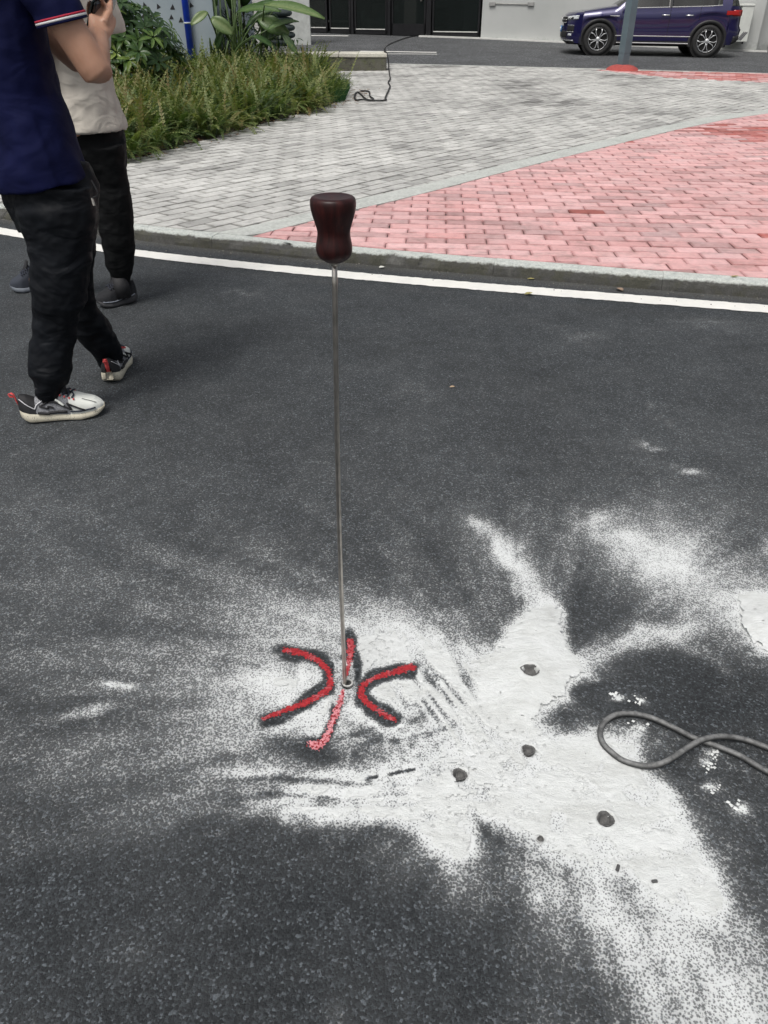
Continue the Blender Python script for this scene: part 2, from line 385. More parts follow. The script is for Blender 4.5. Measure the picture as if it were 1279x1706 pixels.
STROKES = [
 dict(p=[(475, 1084), (490, 1086), (508, 1090), (534, 1104), (546, 1118), (551, 1132), (550, 1145), (537, 1156), (508, 1171), (469, 1186), (438, 1198)], r=[5.5, 6.5, 7, 7, 6, 6.5, 6.5, 6.5, 6, 5.5, 4.5], f=0.0, lab='curved red stroke left of the probe, bent like a closing bracket'),
 dict(p=[(686, 1112), (674, 1114), (662, 1119), (640, 1124), (627, 1128), (612, 1136), (603, 1146), (601, 1158), (608, 1168), (620, 1178), (638, 1189), (656, 1200)], r=[8, 7.5, 6.5, 6, 5.5, 6, 6.5, 7, 6.5, 6.5, 6, 5.5], f=0.0, lab='curved red stroke right of the probe, opening toward the powder pile'),
 dict(p=[(583, 1068), (584, 1080), (583, 1095), (580, 1110), (578, 1126)], r=[7, 8, 7.5, 5, 2.5], f=.15, lab='short straight red stroke behind the foot of the probe'),
 dict(p=[(571, 1152), (567, 1168), (560, 1187), (553, 1206), (547, 1222), (538, 1236), (528, 1243), (517, 1240)], r=[4, 6, 7, 7, 7, 8, 9, 8], f=.75, lab='dusty hooked red stroke running from the probe toward the camera')]
MAIN = [(596, 1075), (640, 1052), (690, 1058), (760, 1080), (830, 1085), (846, 1050), (880, 1012), (935, 1025), (943, 1075), (955, 1130), (952, 1168), (905, 1180), (893, 1205), (935, 1222), (1000, 1215), (1055, 1225), (1085, 1280), (1125, 1330), (1150, 1385), (1190, 1440), (1222, 1500), (1205, 1535), (1120, 1520), (1040, 1465), (955, 1440), (895, 1418), (850, 1388), (800, 1362), (792, 1430), (750, 1455), (700, 1392), (640, 1368), (560, 1362), (480, 1366), (425, 1345), (480, 1316), (560, 1285), (610, 1270), (640, 1235), (600, 1200), (575, 1170), (590, 1120)]
MOUND = [(846, 1055), (882, 1012), (934, 1025), (942, 1080), (985, 1120), (955, 1150), (950, 1170), (900, 1180), (860, 1165), (838, 1120)]
PITS = [(883, 1125, 11), (880, 1251, 9), (765, 1292, 10), (1008, 1366, 12), (900, 1399, 4.5), (579, 1140, 8)]
def density(X, Y):
    px, py = topix(X, Y, 0.0)
    px = np.where(Y < .3, 640 + X * 1000, px)
    w1 = fbm(X * 14, Y * 14, 3) - .5; w2 = fbm(X * 14 + 40, Y * 14 + 7, 3) - .5
    qx = px + w1 * 40; qy = py + w2 * 26
    D = .20 + .0 * px
    D = np.where(py < 850, .20 - (850 - py) * .00030, D); D = np.clip(D, .06, 1)
    def G(cx, cy, sx, sy, a, rot=0.0, hard=False):
        nonlocal D
        c, s = math.cos(rot), math.sin(rot); u = (qx - cx) * c + (qy - cy) * s; v = -(qx - cx) * s + (qy - cy) * c
        e = np.exp(-.5 * ((u / sx) ** 2 + (v / sy) ** 2)); D = 1 - (1 - D) * (1 - a * e)
    def T(pts, rads, a):
        nonlocal D
        D = 1 - (1 - D) * (1 - a * np.exp(-.5 * seg_dist(qx, qy, pts, rads) ** 2))
    # broad veils
    G(380, 1110, 200, 110, .20); G(120, 1000, 190, 120, .08); G(480, 1000, 170, 60, .14); G(570, 1060, 110, 40, .34)
    G(650, 1040, 110, 26, .32); G(1070, 920, 180, 65, .32); G(640, 1440, 170, 45, .18); G(280, 1300, 240, 50, .20)
    G(600, 1230, 170, 70, .30); G(420, 1140, 90, 55, .30)
    D *= 1 - .75 * ss((py - 1340 + .12 * (px - 400)) / 90) * ss((1000 - px) / 350)        # clean asphalt at the bottom left
    D *= 1 - .75 * np.exp(-.5 * (((qx - 1150) / 150) ** 2 + ((qy - 1150) / 62) ** 2))
    # jets and streaks
    T([(780, 865), (850, 920), (885, 965), (905, 1010)], [9, 18, 18, 20], .55)
    T([(820, 900), (880, 960), (912, 1015)], [4, 14, 14], .5)
    T([(990, 880), (1080, 925), (1160, 970), (1225, 1010), (1279, 1040)], [20, 34, 42, 44, 46], .60)
    D *= 1 - .45 * np.exp(-.5 * (((qx - 975) / 45) ** 2 + ((qy - 1010) / 40) ** 2))
    T([(945, 1100), (1010, 1082), (1080, 1058), (1150, 1045)], [14, 17, 16, 14], .62)
    T([(1060, 1052), (1130, 1065), (1190, 1100), (1230, 1150)], [8, 9, 7, 5], .22)
    Dk = D.copy()
    T([(655, 1292), (560, 1300), (440, 1290), (330, 1285)], [20, 14, 9, 7], .75)
    T([(640, 1330), (500, 1345), (400, 1352), (330, 1345)], [26, 15, 9, 9], .7)
    T([(640, 1310), (470, 1312), (340, 1318)], [20, 12, 10], .5)
    D = Dk + (D - Dk) * ss((qx - 250) / 300)
    G(475, 1138, 44, 19, .93); G(552, 1176, 20, 34, .8); G(500, 1200, 34, 14, .5); G(600, 1100, 20, 22, .7); G(650, 1150, 30, 16, .9); G(715, 1150, 60, 40, .8); G(640, 1095, 40, 24, .65); G(610, 1250, 30, 14, -.0 + .3)
    G(500, 1215, 45, 20, .3); G(715, 1120, 80, 40, .6)
    # lower right spray
    m = in_poly(qx, qy, [(880, 1440), (960, 1450), (1110, 1520), (1225, 1540), (1279, 1620), (1400, 1800), (1050, 1800), (990, 1600)])
    lr_ = [(900, 1450), (960, 1450), (1110, 1520), (1225, 1540), (1290, 1640), (1400, 1900), (1120, 1900), (1030, 1640), (930, 1520)]
    dd_ = seg_dist(qx, qy, lr_ + [lr_[0]]); dd_ = np.where(in_poly(qx, qy, lr_), dd_, -dd_)
    D = 1 - (1 - D) * (1 - .46 * ss((dd_ + 75) / 150))
    G(1110, 1560, 110, 60, .35, .5); G(960, 1480, 80, 40, .3, .4); G(770, 1470, 30, 40, .45); G(690, 1420, 70, 40, .3); G(555, 1700, 22, 12, .5); G(1240, 1650, 50, 60, .35)
    G(1130, 1410, 60, 50, .35, .7); G(1020, 1240, 60, 20, .35)
    # main body with feathered edge, combed by blown streaks
    c5, s5 = math.cos(.95), math.sin(.95)
    st = fbm((px * c5 + py * s5) / 60, (-px * s5 + py * c5) / 7, 3); st2 = fbm(px / 55, py / 9, 3)
    cut0 = .55 * np.exp(-.5 * (((px - 745) / 75) ** 2 + ((py - 1150) / 55) ** 2)) * ss((st - .50) / .12) + .45 * np.exp(-.5 * (((px - 640) / 70) ** 2 + ((py - 1235) / 30) ** 2)) * ss((fbm(px / 14, py / 9, 2) - .42) / .2) \
        + .38 * np.exp(-.5 * (((px - 520) / 170) ** 2 + ((py - 1325) / 26) ** 2)) * ss((st2 - .45) / .25) + .13 * ss((fbm(px / 30 + 9, py / 20, 3) - .58) / .1)
    for poly, am, sf in ((MAIN, .98, 44.0), (MOUND, 1.0, 30.0), ([(1222, 1000), (1250, 985), (1400, 985), (1400, 1110), (1262, 1082), (1238, 1045)], .98, 16.0)):
        inside = in_poly(qx, qy, poly); d = seg_dist(qx, qy, poly + [poly[0]]); d = np.where(inside, d, -d)
        D = 1 - (1 - D) * (1 - am * ss((d + sf * .5) / sf))
    cut = cut0 * (1 - ss((seg_dist(px, py, [(865, 1150), (900, 1040)]) * -1 + 90) / 30))
    D = D * (1 - np.clip(cut, 0, .7))
    # small scuffs and crumbs on the clean road
    for cx, cy, sx, sy, a, r in ((1080, 745, 18, 3, .6, .25), (1148, 783, 18, 4, .75, .2), (925, 543, 13, 3, .45, .1), (965, 560, 30, 5, .18, .1), (1100, 690, 40, 2, .25, .6), (195, 1143, 12, 4, .8, .1), (150, 1185, 40, 6, .5, -.15), (160, 1188, 14, 4, .4, -.2),
                                 (1025, 1160, 9, 4, .85, 0), (1062, 1168, 8, 5, .7, .5), (1190, 1316, 11, 5, .85, .3), (1228, 1345, 9, 7, .85, .6), (1180, 1278, 7, 6, .6, 0), (1062, 1212, 8, 7, .8, .5), (1188, 1258, 6, 7, .7, 0),
                                 (400, 488, 22, 3, .25, 0), (1180, 540, 40, 5, .2, .1), (895, 1500, 6, 6, .7, 0), (455, 1633, 4, 3, .9, 0), (690, 650, 30, 8, .12, 0), (140, 850, 45, 3, .22, .3), (210, 1590, 30, 20, .15, 0)):
        G(cx, cy, sx, sy, a, r)
    # bare dark asphalt blown clean around each paint stroke
    for k, s in enumerate(STROKES):
        d = seg_dist(px + w1 * 30, py + w2 * 22, s['p']); hw = (9, 11, 13, 7)[k]
        D *= 1 - .95 * ss((hw + 8 - d) / 10)
    D *= 1 - .85 * np.exp(-.5 * (((qx - 522) / 30) ** 2 + ((qy - 1258) / 17) ** 2)); D *= 1 - .6 * np.exp(-.5 * (((qx - 470) / 26) ** 2 + ((qy - 1240) / 12) ** 2))
    D *= 1 - .35 * np.exp(-.5 * (((qx - 650) / 34) ** 2 + ((qy - 1245) / 24) ** 2))
    for pth in ([(650, 1290), (668, 1286), (690, 1282)], [(612, 1297), (628, 1294)]): D *= 1 - .9 * ss((4 - seg_dist(px, py, pth)) / 3)
    D *= 1 - .5 * np.exp(-.5 * (((qx - 650) / 260) ** 2 + ((qy - 1304) / 3) ** 2)) * (px < 620)
    D = np.where((py > 1100) & (py < 1175) & (px > 556) & (px < 590), np.maximum(D, .62), D)
    # blown radially away from the drill holes: soft combed streaks wherever cover is partial
    rx, ry = X - .33, Y - 1.20; th = np.arctan2(ry, rx); rad_ = np.hypot(rx, ry)
    stk_ = fbm(th * 11 + 30, rad_ * 3.2 + 5, 3) - .5; stk2 = fbm(th * 26 + 11, rad_ * 6 + 2, 2) - .5
    D = D + (stk_ * .62 + stk2 * .40) * D * (1 - D) * 2.0 * ss((py - 760) / 160) * ss(rad_ / .15)
    return np.clip(D, 0, 1)
def pit_depth(X, Y, extra=1.0):
    z = np.zeros(X.shape); a = np.zeros(X.shape)
    for (px, py, r) in PITS:
        c = at(px, py, 0); rad = r / (FPX / (c.y * cP + CAMH * sP)); d = np.hypot(X - c.x, Y - c.y) / rad
        e = ss((1.25 - d) / .55); z = np.minimum(z, -(rad * 1.4) * e * extra); a = np.maximum(a, ss((1.12 - d) / .3))
    return z, a

def axis(lo, hi, f0, f1, fine, coarse):
    out = [lo]
    while out[-1] < hi:
        x = out[-1]; g = fine if f0 <= x <= f1 else min(coarse, fine + .12 * (f0 - x if x < f0 else x - f1)); out.append(x + max(g, fine))
    return np.array(out)
X1 = axis(-8.5, 11.5, -.15, .55, .005, .02 * 1.4); Y1 = axis(-4.0, 9.2, .80, 1.34, .005, .03)
X1 = X1[(np.abs(X1) < 3.6) | (np.arange(len(X1)) % 6 == 0)]
gx, gy = np.meshgrid(X1, Y1); nx, ny = len(X1), len(Y1)
gz, _ = pit_depth(gx, gy, 1.35)
D0 = density(gx, gy)
kyy = np.interp(gx, kx, ky); dirt = ss(1 - (kyy - gy) / .16) + .25 * ss(1 - np.abs(kyy - gy - .42) / .10) * vnoise(gx * 6, gy * 6)
V = np.stack([gx, gy, gz], -1).reshape(-1, 3); idx = np.arange(nx * ny).reshape(ny, nx)
Q = np.stack([idx[:-1, :-1], idx[:-1, 1:], idx[1:, 1:], idx[1:, :-1]], -1).reshape(-1, 4)
keep = (gy[:-1, :-1] < kyy[:-1, :-1] + .25).ravel(); Q = Q[keep]
me = npmesh('road', V, Q); fattr(me, 'dust', D0); fattr(me, 'dirt', np.clip(dirt, 0, 1))
road = link('road', me, M['asphalt'], None, True); tag(road, kind='structure')

# --- powder layer: real thickness where it lies deep
def cellsheet(name, x0, x1, y0, y1, step, fn, mat, parent=None, zoff=.0008):
    xs = np.arange(x0, x1, step); ys = np.arange(y0, y1, step); X, Y = np.meshgrid(xs, ys)
    X = X + (RNG.random(X.shape) - .5) * step * .5; Y = Y + (RNG.random(X.shape) - .5) * step * .5
    keepv, Z, attrs = fn(X, Y)
    idx = np.arange(X.size).reshape(X.shape)
    q = np.stack([idx[:-1, :-1], idx[:-1, 1:], idx[1:, 1:], idx[1:, :-1]], -1).reshape(-1, 4)
    kv = keepv.ravel(); q = q[kv[q].sum(1) >= 3]
    used = np.unique(q); rm = np.full(X.size, -1); rm[used] = np.arange(len(used))
    V = np.stack([X, Y, Z + zoff], -1).reshape(-1, 3)[used]
    me = npmesh(name, V, rm[q])
    for k, a in attrs.items(): fattr(me, k, a.ravel()[used])
    return link(name, me, mat, parent, True)
def powder_fn(X, Y):
    D = density(X, Y); n = fbm(X * 150, Y * 150, 2); n2 = fbm(X * 30, Y * 30, 2)
    k = (D + (n - .5) * .26 + (n2 - .5) * .10) > .89
    px, py = topix(X, Y, 0)
    h = .0035 * ss((D - .75) / .25) * (.4 + .6 * n2) + .0015 * (fbm(X * 45, Y * 45, 2) - .5) * (D > .9)
    for cx, cy, s, a in ((895, 1100, 45, .016), (905, 1045, 28, .010), (880, 1155, 40, .006), (1270, 1040, 30, .012), (765, 1300, 40, .004)):
        h = h + a * np.exp(-.5 * (((px - cx) / s) ** 2 + ((py - cy) / (s * .75)) ** 2)) * (D > .8)
    z, a = pit_depth(X, Y)
    rim = 0
    for (qx, qy, r) in PITS:
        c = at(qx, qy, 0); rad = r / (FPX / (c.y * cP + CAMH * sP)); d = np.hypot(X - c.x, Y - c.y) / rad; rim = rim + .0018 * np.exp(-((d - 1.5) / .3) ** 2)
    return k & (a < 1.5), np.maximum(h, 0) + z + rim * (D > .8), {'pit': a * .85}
pw = cellsheet('powder', -.75, 1.15, .62, 1.75, .0029, powder_fn, M['powder'])
tag(pw, 'thick white concrete powder spread over the asphalt around the drill holes', 'powder', kind='stuff')

# --- loose dust lining each drilled hole
dustm = simple('hole_dust', (.12, .12, .118), .95, var=.35, sc=120, bmp=.8, bsc=300)
hole_lab = ['wide ragged hole in the top of the white powder mound', 'round dimpled hole midway between powder mound and largest lower hole', 'round dimpled hole nearest the red hooked stroke', 'largest drilled hole, low in the thick powder right of centre', 'tiny pinhole in the powder below the other holes', 'drilled hole with a pale ring that the probe rod stands in']
for i, (px, py, r) in enumerate(PITS):
    c = at(px, py, 0); rad = r / (FPX / (c.y * cP + CAMH * sP)); dz = .0035 + (.015 if i == 0 else 0)
    prof = [(rad * 1.22, .0), (rad * 1.1, .0009), (rad * .98, -.0012), (rad * .85, -rad * .65), (rad * .5, -rad * 1.1), (0.0005, -rad * 1.05)]
    m_ = MB(); m_.lathe([(a * 1.0, b) for a, b in prof], 20)
    o = m_.build('drill_hole', dustm, None, True); o.location = (c.x, c.y, dz if i != 5 else .0022); o.scale = (1.25 if i == 0 else 1, 1, 1)
    for v in o.data.vertices:
        k = 1 + .10 * math.sin(3 * math.atan2(v.co.y, v.co.x) + i) + .05 * math.sin(7 * math.atan2(v.co.y, v.co.x) + 2 * i); v.co.x *= k; v.co.y *= k
    tag(o, hole_lab[i], 'hole', 'holes drilled in the asphalt')

# --- sprayed strokes
for k, s in enumerate(STROKES):
    P = [at(x, y, 0) for x, y in s['p']]; xs = [p.x for p in P]; ys = [p.y for p in P]
    def fn(X, Y, s=s, k=k):
        px, py = topix(X, Y, 0); n = fbm(X * 420 + 5 * k, Y * 420, 2); n2 = fbm(X * 70, Y * 70, 2)
        d = seg_dist(px, py, s['p'], [a * .90 for a in s['r']])
        # paint thins out at its edge; fine overspray dots reach beyond
        return (d + (n - .5) * 1.5 + (n2 - .5) * .5) < .86, .0002 + .0003 * n + 0 * X, {'fade': 0 * X + s['f'] + .25 * (n2 > .6)}
    o = cellsheet('paint_stroke', min(xs) - .02, max(xs) + .02, min(ys) - .03, max(ys) + .03, .0013, fn, M['paint'], zoff=.0006 if k < 2 else .0010)
    tag(o, s['lab'], 'paint mark', 'red spray painted strokes around the probe')
# ------------------------------------------------------------------ white edge line
def curve_pts(pxs, z=0.0): return [at(a, b, z) for a, b in pxs]
def offs(pts, d):
    out = []
    for i, p in enumerate(pts):
        t = (pts[min(i + 1, len(pts) - 1)] - pts[max(i - 1, 0)]); t.z = 0; t.normalize(); out.append(p + Vector((-t.y, t.x, 0)) * d)
    return out
def resample(pts, step):
    out = [pts[0]]; 
    for a, b in zip(pts[:-1], pts[1:]):
        n = max(1, int((b - a).length / step))
        for k in range(1, n + 1): out.append(a.lerp(b, k / n))
    return out
mid = [Vector((-8.8, 8.45, 0)), Vector((-5.9, 7.02, 0)), Vector((-3.9, 5.98, 0))] + [(at(x, a, 0) + at(x, b, 0)) / 2 for x, a, b in ((0, 378, 393), (220, 414, 429), (620, 456, 470), (1279, 507, 525))] + [Vector((3.1, 3.49, 0)), Vector((5, 3.15, 0)), Vector((8, 2.8, 0)), Vector((11, 2.55, 0))]
mid = resample(smooth_path(mid, 12), .015)
m_ = MB(); Lf = offs(mid, .062); Rt = offs(mid, -.062); vs = []
for i in range(len(mid)):
    j1 = (vnoise(np.array([i * .7]), np.array([3.]))[0] - .5) * .010; j2 = (vnoise(np.array([i * .7]), np.array([9.]))[0] - .5) * .010
    n = Vector((0, 1, 0)); a = Lf[i] + n * j1; b = Rt[i] + n * j2
    for t in range(5): p = a.lerp(b, t / 4); p.z = .004; vs.append(p)
m_.add(vs, [(i * 5 + t, i * 5 + t + 1, (i + 1) * 5 + t + 1, (i + 1) * 5 + t) for i in range(len(mid) - 1) for t in range(4)])
o = m_.build('road_line', M['linepaint'], None, True); tag(o, kind='structure')

# ------------------------------------------------------------------ kerb of separate stones
kroot = empty('kerb', kind='structure')
kc = resample(smooth_path([Vector((x, y, 0)) for x, y in kerb_pts], 10), .02)
KW = .105
segl = 0; start = 0; cuts = [0]
for i in range(1, len(kc)):
    segl += (kc[i] - kc[i - 1]).length
    if segl > .88: cuts.append(i); segl = 0
cuts.append(len(kc) - 1)
for ci in range(len(cuts) - 1):
    a, b = cuts[ci], cuts[ci + 1]
    if b - a < 5: continue
    pts = kc[a:b + 1]; m_ = MB(); vs = []
    gap = .0010; stz = random.uniform(-.003, .003); tot = len(pts)
    for i, p in enumerate(pts):
        t = (pts[min(i + 1, tot - 1)] - pts[max(i - 1, 0)]).normalized(); n = Vector((-t.y, t.x, 0))
        pp = p.copy()
        if i == 0: pp = p + t * gap
        if i == tot - 1: pp = p - t * gap
        s_ = a + i
        ch = max(0, vnoise(np.array([s_ * .31]), np.array([2.2]))[0] - .48) * .09 + max(0, vnoise(np.array([s_ * .09]), np.array([7.2]))[0] - .55) * .08
        if pp.x > .9: ch *= .35
        j = lambda k: (vnoise(np.array([s_ * .5 + k * 7]), np.array([k * 3.1]))[0] - .5) * .006
        prof = [(-.012 + j(1), -.02), (-.008 + j(2), .018), (-.004 + j(3) + ch * .3, .045 - ch * .3), (.002 + ch * .6, .060 - ch * .5 + j(4)), (.012 + ch, PZ + .001 - ch * .15 + j(5) * .3), (.045, PZ + .002 + j(6) * .3), (KW - .008, PZ + .002), (KW - .002, PZ - .003), (KW, -.02)]
        for u, z in prof: q = pp + n * u; q.z = z + stz; vs.append(q)
    k = 9; fs = [(i * k + t_, (i + 1) * k + t_, (i + 1) * k + t_ + 1, i * k + t_ + 1) for i in range(tot - 1) for t_ in range(k - 1)]
    fs += [tuple(range(k)), tuple((tot - 1) * k + t_ for t_ in range(k - 1, -1, -1))]
    m_.add(vs, fs); o = m_.build('kerb_stone', M['kerb'], kroot)

# ------------------------------------------------------------------ driveway behind, sloping gently to the shop
front = [(-12, 22.5), (.17, 19.85), (4.2, 18.45), (7.48, 17.2), (16, 14.1)]
def drive_front(x): return float(np.interp(x, [p[0] for p in front], [p[1] for p in front]))
WA, WB = Vector((10.0, 23.95, 0)), Vector((-2.64, 28.8, 0))
WD = (WB - WA).normalized(); WN = Vector((WD.y, -WD.x, 0)); WN = WN if WN.y < 0 else -WN
def wall_y(x): return WA.y + (x - WA.x) * WD.y / WD.x
def wall_z(x): return float(np.interp(x, [-12, -2.64, 2.8, 10, 16], [.50, .365, .285, .085, .07]))
def drive_z(x, y):
    f = drive_front(x); g = wall_y(x); s = min(1.2, max(0, (y - f) / max(.1, g - f))); return PZ + (wall_z(x) - PZ) * s
xs = np.arange(-12, 16.1, .8); vs = []; ns = 14
for x in xs:
    f, g = drive_front(x), wall_y(x) + 1.0
    for k in range(ns + 1):
        y = f + (g - f) * k / ns; vs.append((x, y, drive_z(x, y) - .001))
m_ = MB(); m_.add(vs, [(i * (ns + 1) + k, (i + 1) * (ns + 1) + k, (i + 1) * (ns + 1) + k + 1, i * (ns + 1) + k + 1) for i in range(len(xs) - 1) for k in range(ns)])
tag(m_.build('driveway', M['asphalt_far'], None, True), kind='structure')
def strip(name, pts, wd, mat, dz=.004, kind='structure'):
    P = resample(pts, .4); A = offs(P, wd / 2); B = offs(P, -wd / 2); vs = []
    for a, b in zip(A, B):
        for q in (a, b): vs.append((q.x, q.y, drive_z(q.x, q.y) + dz))
    m = MB(); m.add(vs, [(2 * i, 2 * i + 1, 2 * i + 3, 2 * i + 2) for i in range(len(P) - 1)]); return tag(m.build(name, mat), kind=kind)
def onw(px, py):      # point of the sloping driveway seen at a pixel
    z = .2
    for _ in range(30): p = at(px, py, z); z = .5 * z + .5 * drive_z(p.x, p.y)
    return at(px, py, z)
strip('parking_line', [onw(600, 85.5), onw(665, 86.5), onw(727, 87.5)], .16, M['linepaint'])
strip('parking_line', [onw(600, 90.5), onw(660, 90), onw(728, 90.5)], .10, M['linepaint'])
strip('parking_line', [onw(430, 58.5), onw(580, 60)], .20, M['linepaint'])
# seam between pavement and driveway: flush concrete edging
m_ = MB(); e = [Vector((x, y, 0)) for x, y in front]; A = offs(e, .0); B = offs(e, -.10)
m_.slab([(p.x, p.y) for p in A] + [(p.x, p.y) for p in reversed(B)], .0, PZ + .003); tag(m_.build('pavement_edging', M['band']), kind='structure')

# ------------------------------------------------------------------ pavement bed (joint sand) and border band
m_ = MB(); xs = np.arange(-9, 12.01, .5); vs = []
for x in xs: vs += [(x, kerb_y(x) + KW - .01, PZ - .014), (x, drive_front(x) + .02, PZ - .014)]
m_.add(vs, [(2 * i, 2 * i + 2, 2 * i + 3, 2 * i + 1) for i in range(len(xs) - 1)]); tag(m_.build('pavement_bed', M['joint']), kind='structure')
m_ = MB(); vs = []
lo = resample([Vector((x, y, 0)) for x, y in blow], .1); up = [Vector((x, y, 0)) for x, y in bup]
up = resample(up, .1); n = 110
def even(pts, n):
    d = [0]
    for a, b in zip(pts[:-1], pts[1:]): d.append(d[-1] + (b - a).length)
    T = np.linspace(0, d[-1], n); return [Vector((np.interp(t, d, [p.x for p in pts]), np.interp(t, d, [p.y for p in pts]), 0)) for t in T]
lo = even(lo, n); up = even(up, n)
band_root = empty('border_band', kind='structure')
for s0 in range(0, n - 1, 7):
    m_ = MB(); s1 = min(n - 1, s0 + 7); a = lo[s0:s1 + 1]; b = up[s0:s1 + 1]
    a = [p.copy() for p in a]; b = [p.copy() for p in b]
    a[0] = a[0].lerp(a[1], .012); b[0] = b[0].lerp(b[1], .012)
    loop = [(p.x, max(p.y, kerb_y(p.x) + KW + .001)) for p in a] + [(p.x, max(p.y, kerb_y(p.x) + KW + .001)) for p in reversed(b)]
    m_.slab(loop, .0, PZ + .0015 + random.uniform(-.001, .001)); m_.build('band_slab', M['band'], band_root)

# ------------------------------------------------------------------ brick pavings
def clip_half(poly, p, n):
    out = []; k = len(poly)
    for i in range(k):
        a, b = poly[i], poly[(i + 1) % k]; da = (a[0] - p[0]) * n[0] + (a[1] - p[1]) * n[1]; db = (b[0] - p[0]) * n[0] + (b[1] - p[1]) * n[1]
        if da >= 0: out.append(a)
        if (da >= 0) != (db >= 0): t = da / (da - db); out.append((a[0] + (b[0] - a[0]) * t, a[1] + (b[1] - a[1]) * t))
    return out
def clip_curve(poly, cx, curve, above, off):
    """curve: list of (x,y) with increasing x; keep the part above/below it"""
    x = cx[0]; i = 0
    while i < len(curve) - 2 and curve[i + 1][0] < x: i += 1
    (ax, ay), (bx, by) = curve[i], curve[i + 1]; tx, ty = bx - ax, by - ay; l = math.hypot(tx, ty); n = (-ty / l, tx / l)
    if not above: n = (-n[0], -n[1])
    return clip_half(poly, (ax + n[0] * off, ay + n[1] * off), n)
def area(p): return abs(sum(p[i][0] * p[(i + 1) % len(p)][1] - p[(i + 1) % len(p)][0] * p[i][1] for i in range(len(p)))) / 2
def dedupe(p):
    out = []
    for q in p:
        if not out or math.hypot(q[0] - out[-1][0], q[1] - out[-1][1]) > .002: out.append(q)
    if len(out) > 1 and math.hypot(out[0][0] - out[-1][0], out[0][1] - out[-1][1]) < .002: out.pop()
    return out
def brick_geo(poly, top, ch=.0045, tilt=(0, 0)):
    cx = sum(p[0] for p in poly) / len(poly); cy = sum(p[1] for p in poly) / len(poly); n = len(poly)
    def zt(x, y): return top + (x - cx) * tilt[0] + (y - cy) * tilt[1]
    inn = []; core = []
    for (x, y) in poly:
        d = math.hypot(x - cx, y - cy); k = max(.3, 1 - .022 / max(d, .01)); X, Y = cx + (x - cx) * k, cy + (y - cy) * k; core.append((X, Y, zt(X, Y)))
    for (x, y) in poly:
        d = math.hypot(x - cx, y - cy); k = max(0, 1 - ch * 1.4 / max(d, .01)); X, Y = cx + (x - cx) * k, cy + (y - cy) * k; inn.append((X, Y, zt(X, Y)))
    mid_ = [(x, y, zt(x, y) - ch * .8) for x, y in poly]; bot = [(x, y, PZ - .04) for x, y in poly]
    fs = [tuple(range(3 * n, 4 * n))]
    for i in range(n):
        j = (i + 1) % n; fs.append((i, j, 3 * n + j, 3 * n + i)); fs.append((n + i, n + j, j, i)); fs.append((2 * n + i, 2 * n + j, n + j, n + i))
    return inn + mid_ + bot + core, fs
def srgb(*c): return tuple(((x / 255 + .055) / 1.055) ** 2.4 if x > 10 else x / 3294 for x in c)
BED = [(-2.45, 7.35), (-2.0, 8.5), (-1.58, 9.6), (-1.15, 10.8), (-.72, 12.0), (-.60, 12.9), (-.60, 14.3), (-.85, 16.0), (-1.0, 17.7), (-6.5, 17.7), (-9, 17.7), (-9.5, 10.5), (-4.2, 7.6)]
STUB_X = .07
def in_bed(x, y):
    a = in_poly(np.array([x]), np.array([y]), BED)[0]; return bool(a)
